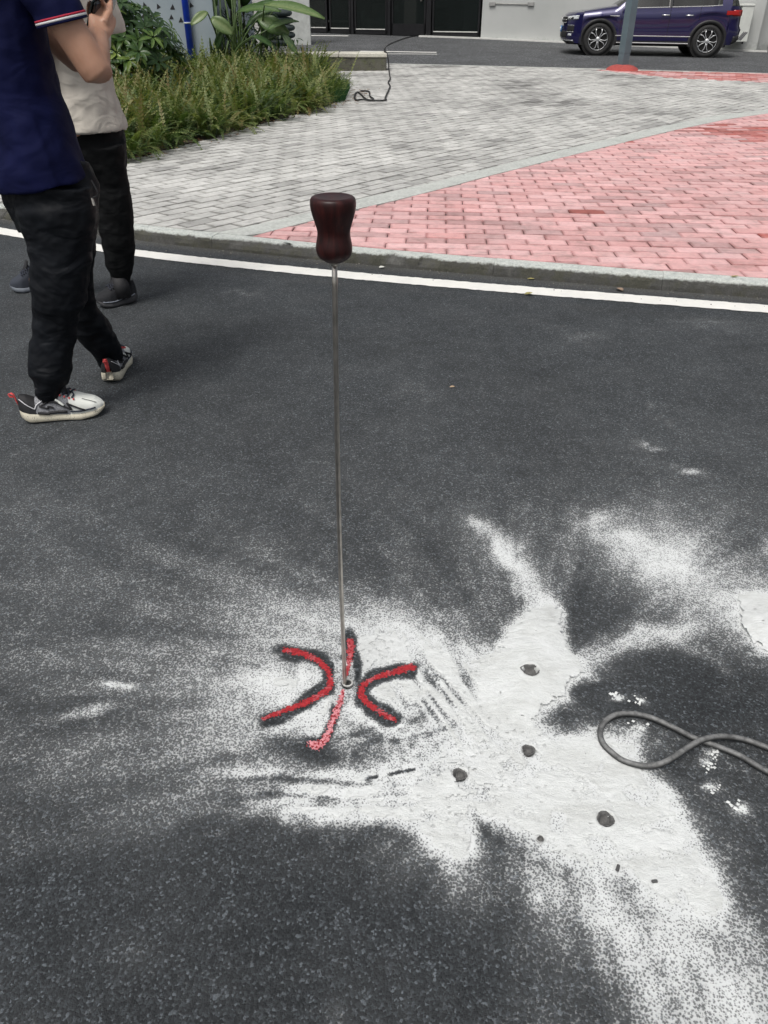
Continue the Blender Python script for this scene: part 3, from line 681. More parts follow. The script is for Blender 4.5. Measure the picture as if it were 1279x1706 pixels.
def lay(root, kind, rot, bw, bh, region, tone_fn, bounds, lim=300):
    c, s = math.cos(rot), math.sin(rot); joint = .0085 if kind == 'grey' else .0042; items = []
    R = 17
    for r in range(int(-R / bh), int(R / bh)):
        for q in range(int(-R / bw), int(R / bw)):
            u = (q + .5 * (r & 1)) * bw + random.gauss(0, .0015); v = r * bh
            x0, y0 = bounds; X = x0 + u * c - v * s; Y = y0 + u * s + v * c
            if Y < 3 or Y > 20.5 or X > 11 or X < -8.5 or abs(X) > .62 * Y + 1.6: continue
            if not region(X, Y, .2): continue
            hw, hh = bw / 2 - joint / 2, bh / 2 - joint / 2; a = rot + random.gauss(0, .006); ca, sa = math.cos(a), math.sin(a)
            poly = [(X + i * hw * ca - j * hh * sa, Y + i * hw * sa + j * hh * ca) for i, j in ((-1, -1), (1, -1), (1, 1), (-1, 1))]
            full = True
            res = region.clip(poly, (X, Y)); 
            if len(res) != 4 or abs(area(res) - area(poly)) > 1e-7: full = False
            res = dedupe(res)
            if len(res) < 3 or area(res) < .0012: continue
            items.append((math.hypot(X, Y), X, Y, a, res, full))
    items.sort(key=lambda t: t[0])
    ind = []; rest = []
    for it in items:
        px, py = topix(it[1], it[2], PZ)
        vis = -15 < px < 1295 and not (kind == 'grey' and px < 150 and py < 320)
        (ind if vis and len(ind) < lim else rest).append(it)
    hw, hh = bw / 2 - joint / 2, bh / 2 - joint / 2; var = []
    for k in range(6):
        tl = (random.gauss(0, .006), random.gauss(0, .010)); m = MB(); m.add(*brick_geo([(-hw, -hh), (hw, -hh), (hw, hh), (-hw, hh)], 0, random.uniform(.003, .006), tl))
        m.v = [(x, y, z if abs(z) < .02 else -.05) for x, y, z in m.v]; me = m.mesh(kind + '_brick'); fattr(me, 'rim', [1 if i < 12 else 0 for i in range(16)]); me.materials.append(M[('grey' if kind == 'grey' else 'red') + '_o']); var.append(me)
    for (d, X, Y, a, res, full) in ind:
        dz = random.gauss(0, .0012); col = tone_fn(X, Y)
        if full:
            o = bpy.data.objects.new('brick', random.choice(var)); COL.objects.link(o); o.location = (X, Y, PZ + dz); o.rotation_euler = (0, 0, a)
        else:
            m = MB(); m.add(*brick_geo(res, PZ + dz)); m.v = [(x - X, y - Y, z - PZ) for x, y, z in m.v]; nn_ = len(m.v) // 4; o = m.build('brick', M[('grey' if kind == 'grey' else 'red') + '_o']); o.location = (X, Y, PZ); fattr(o.data, 'rim', [1 if i < 3 * nn_ else 0 for i in range(4 * nn_)])
        o.color = col + (1,); o.parent = root
    m = MB(); cols = []; rims = []
    for (d, X, Y, a, res, full) in rest:
        n0 = len(m.v); vv, ff = brick_geo(res, PZ + random.gauss(0, .0012), tilt=(random.gauss(0, .006), random.gauss(0, .008))); m.add(vv, ff); q4 = (len(m.v) - n0) // 4; cols += [tone_fn(X, Y) + (1,)] * (4 * q4); rims += [1] * (3 * q4) + [0] * q4
    o = m.build(kind + '_brick_field', M[('grey' if kind == 'grey' else 'red') + '_a'], root); o['kind'] = 'stuff'
    at_ = o.data.attributes.new('tone', 'FLOAT_COLOR', 'POINT'); at_.data.foreach_set('color', np.array(cols, dtype=np.float32).ravel()); fattr(o.data, 'rim', rims)
    return len(items)
redfar = [(4.25, 18.2), (5.29, 16.15), (6.59, 15.3), (9.0, 13.6), (14, 11.5), (16, 14.0), (7.48, 17.1)]
class Grey:
    def __call__(s, x, y, m): return y > kerb_y(x) + KW - m and y > np.interp(x, [p[0] for p in bup], [p[1] for p in bup]) - m * 1.5 and y < drive_front(x) - .1 and not in_bed(x, y) and not in_poly(np.array([x]), np.array([y]), redfar)[0] and not (x < STUB_X and x > -3 and 17.8 < y < 18.6)
    def clip(s, p, c):
        p = clip_curve(p, c, kerb_pts, True, KW + .003)
        if len(p) >= 3 and c[0] > -1.5: p = clip_curve(p, c, bup, True, .003)
        return p
class Red:
    def __call__(s, x, y, m):
        return y > kerb_y(x) + KW - m and x > -1.1 and y < np.interp(x, [p[0] for p in blow], [p[1] for p in blow]) + m * 1.5
    def clip(s, p, c):
        p = clip_curve(p, c, kerb_pts, True, KW + .003)
        if len(p) >= 3: p = clip_curve(p, c, blow, False, .003)
        return p
class RedFar:
    def __call__(s, x, y, m): return bool(in_poly(np.array([x]), np.array([y]), redfar)[0]) and y < drive_front(x) - .05
    def clip(s, p, c): return p
def grey_tone(x, y):
    v = random.gauss(.575, .035); patch = fbm(np.array([x * .9 + 5]), np.array([y * .9]), 3)[0]
    if patch > .50: v -= (patch - .50) * random.uniform(.2, 1.6) * min(1, max(0.1, (y - 6.0) / 2.5))
    if random.random() < .05: v *= .72
    v = min(max(v, .2), .68); return (v * .995, v * .99, v * .945)
def red_tone(x, y):
    k = min(1, max(0, random.gauss(.18, .08))); pk = (.72, .455, .45); rd = (.47, .14, .12)
    # row of unworn bricks by the band at the back right, and odd replaced ones
    d = ((x - 3.9) * .80 - (y - 9.4) * .6)
    if y > 8.3 and fbm(np.array([x * .9 + 2]), np.array([y * 1.3]), 2)[0] > .36 and x + y > 12.3 and random.random() < .72: k = random.uniform(.6, 1.1)
    if random.random() < .006: k = 1.0
    c = [a + (b - a) * k for a, b in zip(pk, rd)]
    if random.random() < .2: c = [.76 * c[0], .80 * c[1], .80 * c[2]]
    v = random.gauss(1, .05); return tuple(min(.85, max(.03, q * v)) for q in c)
groot = empty('grey_pavement', kind='structure'); rroot = empty('red_pavement', kind='structure')
print('grey', lay(groot, 'grey', math.radians(49), .25, .125, Grey(), grey_tone, (0, 8)))
print('red', lay(rroot, 'red', math.radians(-3.5), .243, .117, Red(), red_tone, (1.0, 5.0)))
rr2 = empty('far_red_pavement', kind='structure')
print('redfar', lay(rr2, 'red', math.radians(-20), .243, .117, RedFar(), red_tone, (7, 15.5), 0))
# planting bed soil
m_ = MB(); m_.slab(BED, .0, PZ + .004); tag(m_.build('planting_bed', M['soil']), kind='structure')
# ================================================================== OBJECTS
# ------------------------------------------------------------------ probe: steel rod with a turned wooden knob
steel = simple('brushed_steel', (.50, .47, .43), .28, metal=1, var=.25, sc=30, bmp=.15, bsc=200)
wood, nt_, b_ = NM('dark_varnished_wood')
v_ = coords(nt_); mp_ = N(nt_, 'ShaderNodeMapping'); L(nt_, v_, mp_.inputs[0]); mp_.inputs['Scale'].default_value = (26, 26, 5)
n_ = noise(nt_, mp_.outputs[0], 3, 5, .6, 1.5); L(nt_, ramp(nt_, n_, [(.3, (.010, .0018, .0018)), (.55, (.026, .0042, .0040)), (.75, (.050, .010, .0085))]), b_.inputs['Base Color'])
b_.inputs['Roughness'].default_value = .42; b_.inputs['Coat Weight'].default_value = .08; b_.inputs['Coat Roughness'].default_value = .3; b_.inputs['Specular IOR Level'].default_value = .3; bump(nt_, b_, n_, .08, .002)
pb = at(574.5, 1141, 0); top = aty(557, 436, pb.y + .004)
probe = empty('probe', (pb.x, pb.y, 0), 0, 'tall thin steel probe rod with dark wooden knob standing upright in the sprayed mark', 'probe rod')
ax = Vector((top.x - pb.x, top.y - pb.y, top.z)); ln = ax.length; rot = ax.to_track_quat('Z', 'Y')
m_ = MB(); pts = []
for i in range(25):
    t = -.02 + (1.02) * i / 24; p = ax * t; bow = .0035 * math.sin(PI * max(0, t) * 1.0); pts.append(p + Vector((-bow, 0, 0)))
m_.tube(pts, .0045, 14); m_.build('rod', steel, probe, True)
prof = [(.0006, 0), (.012, .0), (.0165, .0022), (.024, .0075), (.0275, .014), (.0288, .021), (.0283, .028), (.0268, .036), (.0258, .043), (.0260, .050), (.0280, .058), (.0310, .068), (.0335, .0765), (.0350, .084), (.0354, .091), (.0350, .0955), (.0335, .0990), (.0305, .1010), (.027, .1014), (.022, .1006), (.012, .0998), (.0005, .0996)]
pf = [(Vector((a, 0, b))) for a, b in prof]; pf = [(p.x, p.z) for p in smooth_path(pf, 3)]
MM = Matrix.Translation(ax) @ rot.to_matrix().to_4x4() @ Matrix.Diagonal((1.0, 1.0, .97, 1))
m_ = MB(); m_.lathe(pf, 40, MM); m_.build('knob', wood, probe, True)
m_ = MB(); m_.lathe([(.0042, -.006), (.0062, -.006), (.0062, .001), (.0042, .001)], 20, MM); m_.build('ferrule', steel, probe, True)
# pale ring around the hole
m_ = MB(); m_.lathe([(.0125, .0), (.0125, .0016), (.0105, .0024), (.0090, .0016), (.0088, -.001)], 28)
o = m_.build('ring', simple('pale_grout', (.48, .48, .46), .8, var=.2, sc=90), None, True); c = at(579, 1139, 0); o.location = (c.x, c.y, .0028); tag(o, 'small pale grout ring on the asphalt at the foot of the probe rod', 'ring')

# ------------------------------------------------------------------ rubber cable, foreground right
rub, nt_, b_ = NM('dusty_rubber'); v_ = coords(nt_, True); n_ = noise(nt_, v_, 45, 4, .7); n2_ = noise(nt_, v_, 400, 2)
g_ = nt_.nodes.new('ShaderNodeNewGeometry'); sx_ = nt_.nodes.new('ShaderNodeSeparateXYZ'); L(nt_, g_.outputs['Normal'], sx_.inputs[0])
dust_ = math_n(nt_, 'MULTIPLY', ramp(nt_, n_, [(.38, 0.25), (.62, 1.0)]), ramp(nt_, sx_.outputs[2], [(.1, .0), (.9, .55)]))
L(nt_, mixc(nt_, dust_, (.035, .036, .036), (.36, .365, .36)), b_.inputs['Base Color']); b_.inputs['Roughness'].default_value = .6; bump(nt_, b_, n2_, .2, .002)
cz = [(1420, 1330), (1340, 1308), (1279, 1286), (1234, 1260), (1193, 1243), (1157, 1230), (1121, 1212), (1085, 1196), (1053, 1189), (1026, 1191), (1008, 1202), (1000, 1217), (1003, 1236), (1018, 1253), (1040, 1268), (1072, 1276), (1099, 1273), (1121, 1262), (1148, 1244), (1171, 1232), (1203, 1227), (1239, 1232), (1279, 1246), (1340, 1268), (1400, 1296)]
rr = .0062; P = []
for i, (x, y) in enumerate(cz):
    z = rr + .003
    if 17 <= i <= 19: z += .0125
    if i in (16, 20): z += .006
    P.append(at(x, y, z))
m_ = MB(); m_.tube(smooth_path(P, 10), rr, 12); o = m_.build('rubber_cable', rub, None, True)
tag(o, 'thick dusty black rubber cable looped on the asphalt beside the white powder', 'cable')
# ------------------------------------------------------------------ thin black cable from the shop door, far
czf = [onw(692, 61.5), onw(676, 64.5), onw(660, 70), onw(648, 75.5), onw(641, 82)]
czf = [p + Vector((0, 0, .02)) for p in czf]
tail = [(649, 126), (650, 131), (646.5, 137), (649.5, 143), (647, 150), (645, 155), (641.5, 163), (643, 166), (636, 167.5), (622, 167.2), (604, 166), (594, 166.8), (590.5, 163), (591, 157), (596, 153.5), (602, 158), (608, 164), (617, 167), (622, 165), (616, 160), (615, 153), (609, 151.5), (600, 151.5)]
stub_top = .375
drop = [Vector((.005, 18.36, stub_top + .02)), Vector((.02, 18.0, stub_top + .015)), Vector((.055, 17.83, stub_top + .0)), Vector((.09, 17.77, .24)), Vector((.10, 17.74, .10)), ]
P = smooth_path(czf + drop + [at(x, y, PZ + .018) for x, y in tail], 6)
m_ = MB(); m_.tube(P, .0125, 7); tag(m_.build('black_cable', simple('black_plastic', (.015, .015, .015), .5), None, True), 'thin black cable running from the shop door over the low wall onto the pavers', 'cable')

# ------------------------------------------------------------------ kerb wall stub by the planting
mossy = concrete_mat('mossy_concrete', (.115, .112, .09), .65, .7); cap = concrete_mat('pale_coping', (.62, .60, .52), .2)
st = empty('low_wall', (0, 0, 0), 0, 'low mossy concrete wall with pale coping stones at the end of the fern bed', 'low wall')
m_ = MB(); m_.box(-3.4, .05, 17.82, 18.36, .0, .30, ch=.012); m_.build('wall_body', mossy, st)
for x0, x1 in ((-3.42, -2.42), (-2.41, -1.63), (-1.62, -.915), (-.905, .07)): m_ = MB(); m_.box(x0, x1, 17.80, 18.40, .302, stub_top, ch=.012); m_.build('coping_stone', cap, st)

# ------------------------------------------------------------------ small things lying about
leafm = simple('dry_leaf', (.30, .27, .10), .7, var=.3, sc=50); leafb = simple('brown_leaf', (.25, .18, .13), .7, var=.3, sc=50)
def leaf(px, py, L_, z, mat, rot, lab, w=.45):
    m = MB(); n = 7; vs = []
    for i in range(n):
        t = i / (n - 1); hw = L_ * w * .5 * math.sin(PI * min(1, t * .95 + .03)) ** .8; zz = .003 + .014 * L_ / .05 * (t - .5) ** 2
        vs += [(t * L_ - L_ / 2, -hw, zz + hw * .5), (t * L_ - L_ / 2, 0, zz), (t * L_ - L_ / 2, hw, zz + hw * .6)]
    m.add(vs, [(3 * i + k, 3 * i + k + 1, 3 * i + k + 4, 3 * i + k + 3) for i in range(n - 1) for k in range(2)])
    o = m.build('fallen_leaf', mat, None, True); p = at(px, py, z); o.location = p; o.rotation_euler = (0, 0, rot); tag(o, lab, 'leaf'); return o
leaf(880, 491, .055, .006, leafm, .6, 'small olive dry leaf lying across the white line')
leaf(1032, 484, .05, .002, leafb, 1.9, 'brown pointed leaf standing in the gutter right of the olive leaf', .7)
leaf(884, 466, .04, .002, leafm, .1, 'tiny yellow leaf under the kerb near the olive leaf')
leaf(636, 447, .035, .002, simple('pale_scrap', (.6, .6, .55), .8), .5, 'tiny pale scrap in the gutter just right of the wooden knob', .8)
leaf(1223, 462, .05, PZ + .004, leafm, .3, 'tiny dry leaf on the kerb top at the right edge', .3)
leaf(753, 646, .022, .002, simple('tan_chip', (.4, .3, .2), .8), .3, 'tiny tan chip alone on the middle of the clean asphalt', .6)
grit_v = MB()
for i in range(1500):
    t = RNG.random() ** 1.6 * .20; x = RNG.uniform(-2.8, 2.4); y = kerb_y(x) - .012 - t; r = RNG.uniform(.0015, .0045) * (1 if RNG.random() < .96 else 1.8)
    c = Vector((x, y, r * .4 + (.004 if .09 < t < .23 else 0))); vs = [c + Vector((RNG.uniform(.6, 1.2) * r * a, RNG.uniform(.6, 1.2) * r * b, RNG.uniform(.5, 1) * r * d)) for a, b, d in ((1, 0, 0), (-1, 0, 0), (0, 1, 0), (0, -1, 0), (0, 0, 1), (0, 0, -1))]
    if .085 < t < .215 and RNG.random() < .85: continue
    grit_v.add(vs, [(0, 2, 4), (2, 1, 4), (1, 3, 4), (3, 0, 4), (2, 0, 5), (1, 2, 5), (3, 1, 5), (0, 3, 5)])
tag(grit_v.build('gutter_grit', simple('grit', (.14, .135, .12), .9, var=.8, sc=60, world=True)), 'loose dark grit gathered in the gutter along the kerb', 'grit', kind='stuff')
cr = MB()
for i in range(420):
    if i < 100: cx, cy, s1, s2 = random.choice([(1025, 1160, 10, 4), (1062, 1170, 9, 6), (1190, 1316, 12, 6), (1228, 1347, 10, 8), (1180, 1278, 8, 6), (1062, 1212, 10, 7), (195, 1143, 14, 5), (1188, 1258, 6, 6)]); px, py = random.gauss(cx, s1 * .7), random.gauss(cy, s2 * .7)
    else: px, py = random.uniform(600, 1250), random.uniform(1060, 1560)
    p = at(px, py, 0); r = random.uniform(.0012, .0038) * (1.3 if i < 100 else .7)
    if i >= 100 and density(np.array([p.x]), np.array([p.y]))[0] < .8: continue
    c = p + Vector((0, 0, r * .6 + (.003 if i >= 100 else 0))); vs = [c + Vector((random.uniform(.6, 1.3) * r * a, random.uniform(.6, 1.3) * r * b, random.uniform(.4, 1) * r * d)) for a, b, d in ((1, 0, 0), (-1, 0, 0), (0, 1, 0), (0, -1, 0), (0, 0, 1), (0, 0, -1))]
    cr.add(vs, [(0, 2, 4), (2, 1, 4), (1, 3, 4), (3, 0, 4), (2, 0, 5), (1, 2, 5), (3, 1, 5), (0, 3, 5)])
tag(cr.build('powder_crumbs', simple('crumbs', (.66, .68, .67), .95)), 'white crumbs and clods of powder scattered on the asphalt near the cable', 'crumbs', kind='stuff')
chipm = simple('grey_chip', (.09, .09, .09), .8, var=.4, sc=80)
for (x, y, l_, wd, r_, lab) in ((1028, 1449, .016, .006, 1.1, 'small oblong grey chip on the powder below the largest hole'), (1089, 1471, .012, .006, .2, 'small dark chip on the powder, lower right of the oblong chip')):
    m_ = MB(); m_.box(-l_ / 2, l_ / 2, -wd / 2, wd / 2, 0, .004, ch=.0015); o = m_.build('stone_chip', chipm); p = at(x, y, 0); o.location = (p.x, p.y, .0035); o.rotation_euler = (.1, .15, r_); tag(o, lab, 'chip')

# ================================================================== BUILDINGS
def wallpt(s, n=0.0, z=0.0):      # s metres along the shop wall to the left from WA, n towards the camera
    p = WA + WD * s + WN * n; return Vector((p.x, p.y, z))
def s_of(px, py=20, n=0.0):       # where a pixel column meets the wall plane
    a, b, c = ray(px, py); d = Vector((a, b, 0)); A = WA + WN * n
    # A + WD*s = d*t
    det = WD.x * (-d.y) - WD.y * (-d.x); s = ((-A.x) * (-d.y) - (-A.y) * (-d.x)) / det; return s
BW = Matrix(((WD.x, WN.x, 0, WA.x), (WD.y, WN.y, 0, WA.y), (0, 0, 1, 0), (0, 0, 0, 1)))   # local x along wall (left), y towards camera
wallm, nt_, b_ = NM('grey_white_render'); v_ = coords(nt_, True); sx_ = nt_.nodes.new('ShaderNodeSeparateXYZ'); L(nt_, v_, sx_.inputs[0])
n1_ = noise(nt_, v_, .8, 5, .6); n2_ = noise(nt_, v_, 9, 5, .7)
base_ = ramp(nt_, n1_, [(.3, (.43, .445, .43)), (.7, (.50, .51, .495))])
zz_ = math_n(nt_, 'ADD', sx_.outputs[2], math_n(nt_, 'MULTIPLY', math_n(nt_, 'SUBTRACT', n2_, .5), .9))
base_ = mixc(nt_, ramp(nt_, zz_, [(.12, .5), (.30, 0.0)]), base_, (.24, .25, .235)); L(nt_, base_, b_.inputs['Base Color']); b_.inputs['Roughness'].default_value = .85; bump(nt_, b_, n2_, .1, .01)
darkf = simple('black_frame', (.02, .02, .022), .35, metal=.3, var=.2); inner = simple('dim_interior', (.06, .06, .058), .8, var=.3, sc=2)
glass = glass_mat('tinted_glass'); pale = simple('pale_trim', (.62, .62, .59), .6, var=.08)
shop = empty('shop_building', (0, 0, 0), 0, 'grey white rendered building with a black glazed shopfront behind the driveway', 'building')
sL, sR = s_of(492), s_of(803); sC = s_of(1243)
def bw(name, x0, x1, y0, y1, z0, z1, mat, parent, ch=0): m = MB(); m.box(x0, x1, y0, y1, z0, z1, BW, ch); return m.build(name, mat, parent)
bw('wall', sC, sR, -.25, 0, -.1, 5.5, wallm, shop)
bw('wall', -6, sC - .45, -1.0, -.7, -.1, 5.5, wallm, shop)
bw('wall', sC - .45, sC, -1.0, 0, -.1, 5.5, wallm, shop)
bw('wall', sL, sL + .32, -.25, .03, 0, 5.5, simple('pale_pier', (.60, .61, .58), .8), shop)
bw('wall', sR, sL, -.25, -.02, 3.1, 5.5, wallm, shop)
bw('roof', -6, sL + .3, -7, .3, 5.5, 5.7, wallm, shop)
o = bw('dark_opening', -3.6, sC - .75, -.72, -.66, .15, 2.6, simple('opening_black', (.015, .015, .015), .5), shop)  # near-black panel stands in for the unlit depth of an opening
# interior
room = bw('interior', sR, sL, -4.2, -4.0, 0, 3.1, inner, shop)
bw('interior_floor', sR, sL, -4.0, -.06, .25, .30, simple('shop_floor', (.10, .10, .095), .35), shop)
bw('interior_side', sR - .2, sR, -4.2, -.26, 0, 3.1, inner, shop); bw('interior_side', sL, sL + .2, -4.2, -.26, 0, 3.1, inner, shop)
bw('interior_ceiling', sR, sL, -4.2, -.26, 3.0, 3.1, inner, shop)
# glazing bays
cols = [495.5, 546, 583.5, 588.5, 645, 650, 710, 717.5, 803]
def bay(p0, p1, z0=.42, door=False):
    a, b = s_of(p1) + .03, s_of(p0) - .03; name = 'door' if door else 'window'
    fz = wall_z(wallpt((a + b) / 2).x) + .02; f = MB(); fr = .05
    for x0, x1, zz0, zz1 in ((a, b, fz, fz + (.30 if door else .11)), (a, b, 2.95, 3.05), (a, a + fr, fz, 3.0), (b - fr, b, fz, 3.0)): f.box(x0, x1, -.10, -.03, zz0, zz1, BW)
    fo = f.build(name, darkf, shop)
    g = MB(); g.box(a + fr, b - fr, -.075, -.06, fz + (.30 if door else .11), 2.95, BW); g.build('pane', glass, fo)
    t = MB(); t.box(a + fr, b - fr, -.03, -.01, fz + .118, fz + .142, BW)
    if not door: t.build('reflection_line', pale, fo)  # pale strip standing in for the white reflection low on the glass
    if door: h = MB(); h.box(a + .12, a + .16, -.03, .03, 1.2, 1.9, BW); h.build('handle', steel, fo)
bay(496, 545); bay(546, 584); bay(588, 645); bay(650, 710, door=True); bay(718, 801)
for p0, p1 in ((584, 588), (645, 650), (710, 718)): bw('mullion', s_of(p1), s_of(p0), -.12, .0, .2, 3.05, darkf, shop)
# pale trim line along the foot of the wall, tapering into the driveway
for a, b in ((700, 803), (803, 930), (930, 1279)):
    s0, s1 = s_of(b, 80), s_of(a, 64); zA, zB = wall_z(wallpt(s0).x), wall_z(wallpt(s1).x); m_ = MB()
    q = [wallpt(s0, .005), wallpt(s1, .005), wallpt(s1, .16), wallpt(s0, .16)]; zs = [zA, zB, zB, zA]
    vs = [Vector((p.x, p.y, drive_z(p.x, p.y) - .02)) for p, z in zip(q, zs)] + [Vector((p.x, p.y, drive_z(p.x, p.y) + .035)) for p, z in zip(q, zs)]
    m_.add(vs, [(3, 2, 1, 0), (4, 5, 6, 7), (0, 1, 5, 4), (1, 2, 6, 5), (2, 3, 7, 6), (3, 0, 4, 7)]); m_.build('base_trim', pale, shop)
# faded hanging bar mark on the wall: thin conduit
sa, sb = s_of(884, 14), s_of(820, 12); m_ = MB(); m_.tube([wallpt(sa, .02, 1.13), wallpt(sb, .02, 1.15)], .012, 8); cd_ = m_.build('conduit', simple('conduit', (.36, .36, .34), .7), shop, True)
for s_ in (sa, sb): m_ = MB(); c = wallpt(s_, .02, 1.14); m_.box(-.09, .09, -.02, .03, -.05, .05, Matrix.Translation(c) @ BW.to_3x3().to_4x4(), .01); m_.build('bracket', simple('bracket', (.30, .30, .29), .7), shop)
# sofa like shape and bench inside, seen dimly through the glass
sofam = simple('grey_fabric', (.30, .31, .30), .9)
sf = empty('sofa', (0, 0, 0), 0, 'pale armchair seen dimly through the shop glass left of the door', 'armchair'); c0 = s_of(628, 30, -1.2)
m_ = MB(); m_.box(c0 - .45, c0 + .45, -1.9, -1.2, .32, .75, BW, .06); m_.build('seat', sofam, sf); m_ = MB(); m_.box(c0 - .45, c0 + .45, -2.05, -1.85, .4, 1.15, BW, .06); m_.build('backrest', sofam, sf)
m_ = MB(); m_.box(c0 - .55, c0 - .42, -1.9, -1.15, .32, .95, BW, .04); m_.build('armrest', sofam, sf); m_ = MB(); m_.box(c0 + .42, c0 + .55, -1.9, -1.15, .32, .95, BW, .04); m_.build('armrest', sofam, sf)
bn = empty('bench', (0, 0, 0), 0, 'low pale bench seen dimly through the left shop window', 'bench'); c0 = s_of(560, 35, -1.0)
m_ = MB(); m_.box(c0 - .8, c0 + 1.0, -1.5, -1.1, .62, .68, BW, .01); m_.build('seat', sofam, bn)
for dx in (-.7, .85): m_ = MB(); m_.box(c0 + dx, c0 + dx + .06, -1.45, -1.15, .31, .62, BW); m_.build('leg', darkf, bn)

# outdoor air conditioner unit by the wall corner
acm = simple('ac_white', (.62, .64, .60), .55, var=.06); acs = simple('ac_side', (.44, .46, .40), .6, var=.1)
sA = s_of(1203, 60, .55); sB = s_of(1246, 60, .55); ac = empty('air_conditioner', (0, 0, 0), 0, 'white outdoor air conditioner unit on the wall behind the rear of the blue car', 'air conditioner')
zb = .33
m_ = MB(); m_.box(sB + .02, sA, .16, .52, zb, zb + .78, BW, .02); m_.build('casing', acs, ac)
m_ = MB(); m_.box(sB, sA - .34, .523, .545, zb + .0, zb + .80, BW, .008); m_.build('front_panel', acm, ac)
m_ = MB(); cx = (sA + sB) / 2 + .17
for z__ in np.linspace(zb + .12, zb + .62, 9):
    m_.tube([wallpt(sA - .30, .522, z__), wallpt(sA - .06, .522, z__)], .005, 5)
m_.build('vent_slats', acs, ac)
m_ = MB(); m_.box(sB - .01, sA + .01, .14, .56, zb + .78, zb + .83, BW, .01); m_.build('top_cover', acm, ac)
for k in range(3): m_ = MB(); m_.box(-.012, .012, -.003, .004, -.11, .11, Matrix.Translation(wallpt(sB + .10 + .04 * k, .548, zb + .13)) @ BW.to_3x3().to_4x4() @ Matrix.Rotation(-.6, 4, 'Y')); m_.build('logo_stroke', simple('grey_print', (.12, .12, .13), .6), ac)
for s_ in (sB + .1, sA - .1): m_ = MB(); m_.box(s_ - .02, s_ + .02, .0, .55, zb - .05, zb, BW); m_.build('bracket', darkf, ac)

# blue grey wall with triangles and blue pipe, left
bluew, nt_, b_ = NM('blue_grey_paint'); v_ = coords(nt_, True); n1_ = noise(nt_, v_, 1.2, 5, .6); n2_ = noise(nt_, v_, 30, 4)
L(nt_, ramp(nt_, n1_, [(.3, (.23, .285, .32)), (.7, (.30, .35, .38))]), b_.inputs['Base Color']); b_.inputs['Roughness'].default_value = .7; bump(nt_, b_, n2_, .1, .004)
bh_ = empty('blue_wall_house', (0, 0, 0), 0, 'blue grey painted building corner with small black triangles behind the shrub', 'building')
m_ = MB(); m_.box(-9, -2.86, 15.35, 15.6, 0, 4.5); m_.box(-3.0, -2.86, 15.6, 20, 0, 4.5); m_.build('wall', bluew, bh_)
m_ = MB(); m_.box(-9.2, -2.7, 15.2, 20, 4.5, 4.7); m_.build('roof', wallm, bh_)
tri = simple('black_print', (.012, .012, .014), .6)
for px, py, r_, sz in ((263, 11, .3, .045), (287, 12.5, -.2, .05), (260, 22, .7, .035), (285, 29, -.1, .045), (301, 34, -.1, .05), (240, 8, .2, .04), (222, 14, .5, .04), (318, 9, .2, .045), (238, 27, -.4, .04)):
    p = aty(px, py, 15.346); m_ = MB(); q = [Vector((math.cos(a + r_) * sz, 0, math.sin(a + r_) * sz)) + p for a in (PI / 2, PI / 2 + 2.3, PI / 2 - 2.3 + .3)]
    q2 = [v + Vector((0, .006, 0)) for v in q]; m_.add(q + q2, [(0, 1, 2), (5, 4, 3), (0, 3, 4, 1), (1, 4, 5, 2), (2, 5, 3, 0)]); m_.build('triangle', tri, bh_)
bp = simple('blue_pvc', (.012, .055, .55), .4, var=.15)
pi_ = empty('drain_pipe', (0, 0, 0), 0, 'bright blue plastic drain pipe running down the blue grey wall', 'pipe')
x0 = aty(308.5, 10, 15.28).x
m_ = MB(); m_.tube([Vector((x0, 15.28, .1)), Vector((x0, 15.28, 4.4))], .055, 16); m_.build('pipe', bp, pi_, True)
for z in (.93, 2.2, 3.4): m_ = MB(); m_.tube([Vector((x0, 15.28, z)), Vector((x0, 15.28, z + .025))], .062, 16); m_.build('clamp', simple('pale_clamp', (.45, .5, .5), .5), pi_, True)

# pale panel wall and dark sacks behind the big leaved plant
bk = empty('pale_wall', (0, 0, 0), 0, 'low pale wall seen between the big green leaves', 'wall')
m_ = MB(); m_.box(-6.0, -3.0, 24.0, 24.15, 0, 1.35); m_.build('panel', simple('pale_panel', (.55, .55, .52), .8, var=.1, sc=2), bk)
m_ = MB(); m_.box(-2.99, -2.0, 24.6, 24.8, 0, 3.0); m_.build('panel', simple('pale_panel_far', (.50, .52, .50), .8), bk)
sackm = simple('dark_green_sack', (.035, .05, .05), .7, var=.3, sc=6, bmp=.3, bsc=20)
zs = .30
for k in range(5):
    m_ = MB(); m_.box(-.42, .42, -.25, .25, 0, .17, ch=.06); me = m_.mesh('sack'); o = link('sack', me, sackm, None, True); sm = o.modifiers.new('sub', 'SUBSURF'); sm.levels = 2; sm.render_levels = 2
    p = aty(460, 30, 22.0); o.location = (p.x + random.uniform(-.05, .05), 22.0, zs + k * .15); o.rotation_euler = (0, 0, random.uniform(-.1, .1))
    tag(o, ['lowest', 'second from bottom', 'middle', 'second from top', 'topmost'][k] + ' dark green sack of the stack behind the big leaves', 'sack', 'stacked dark sacks')

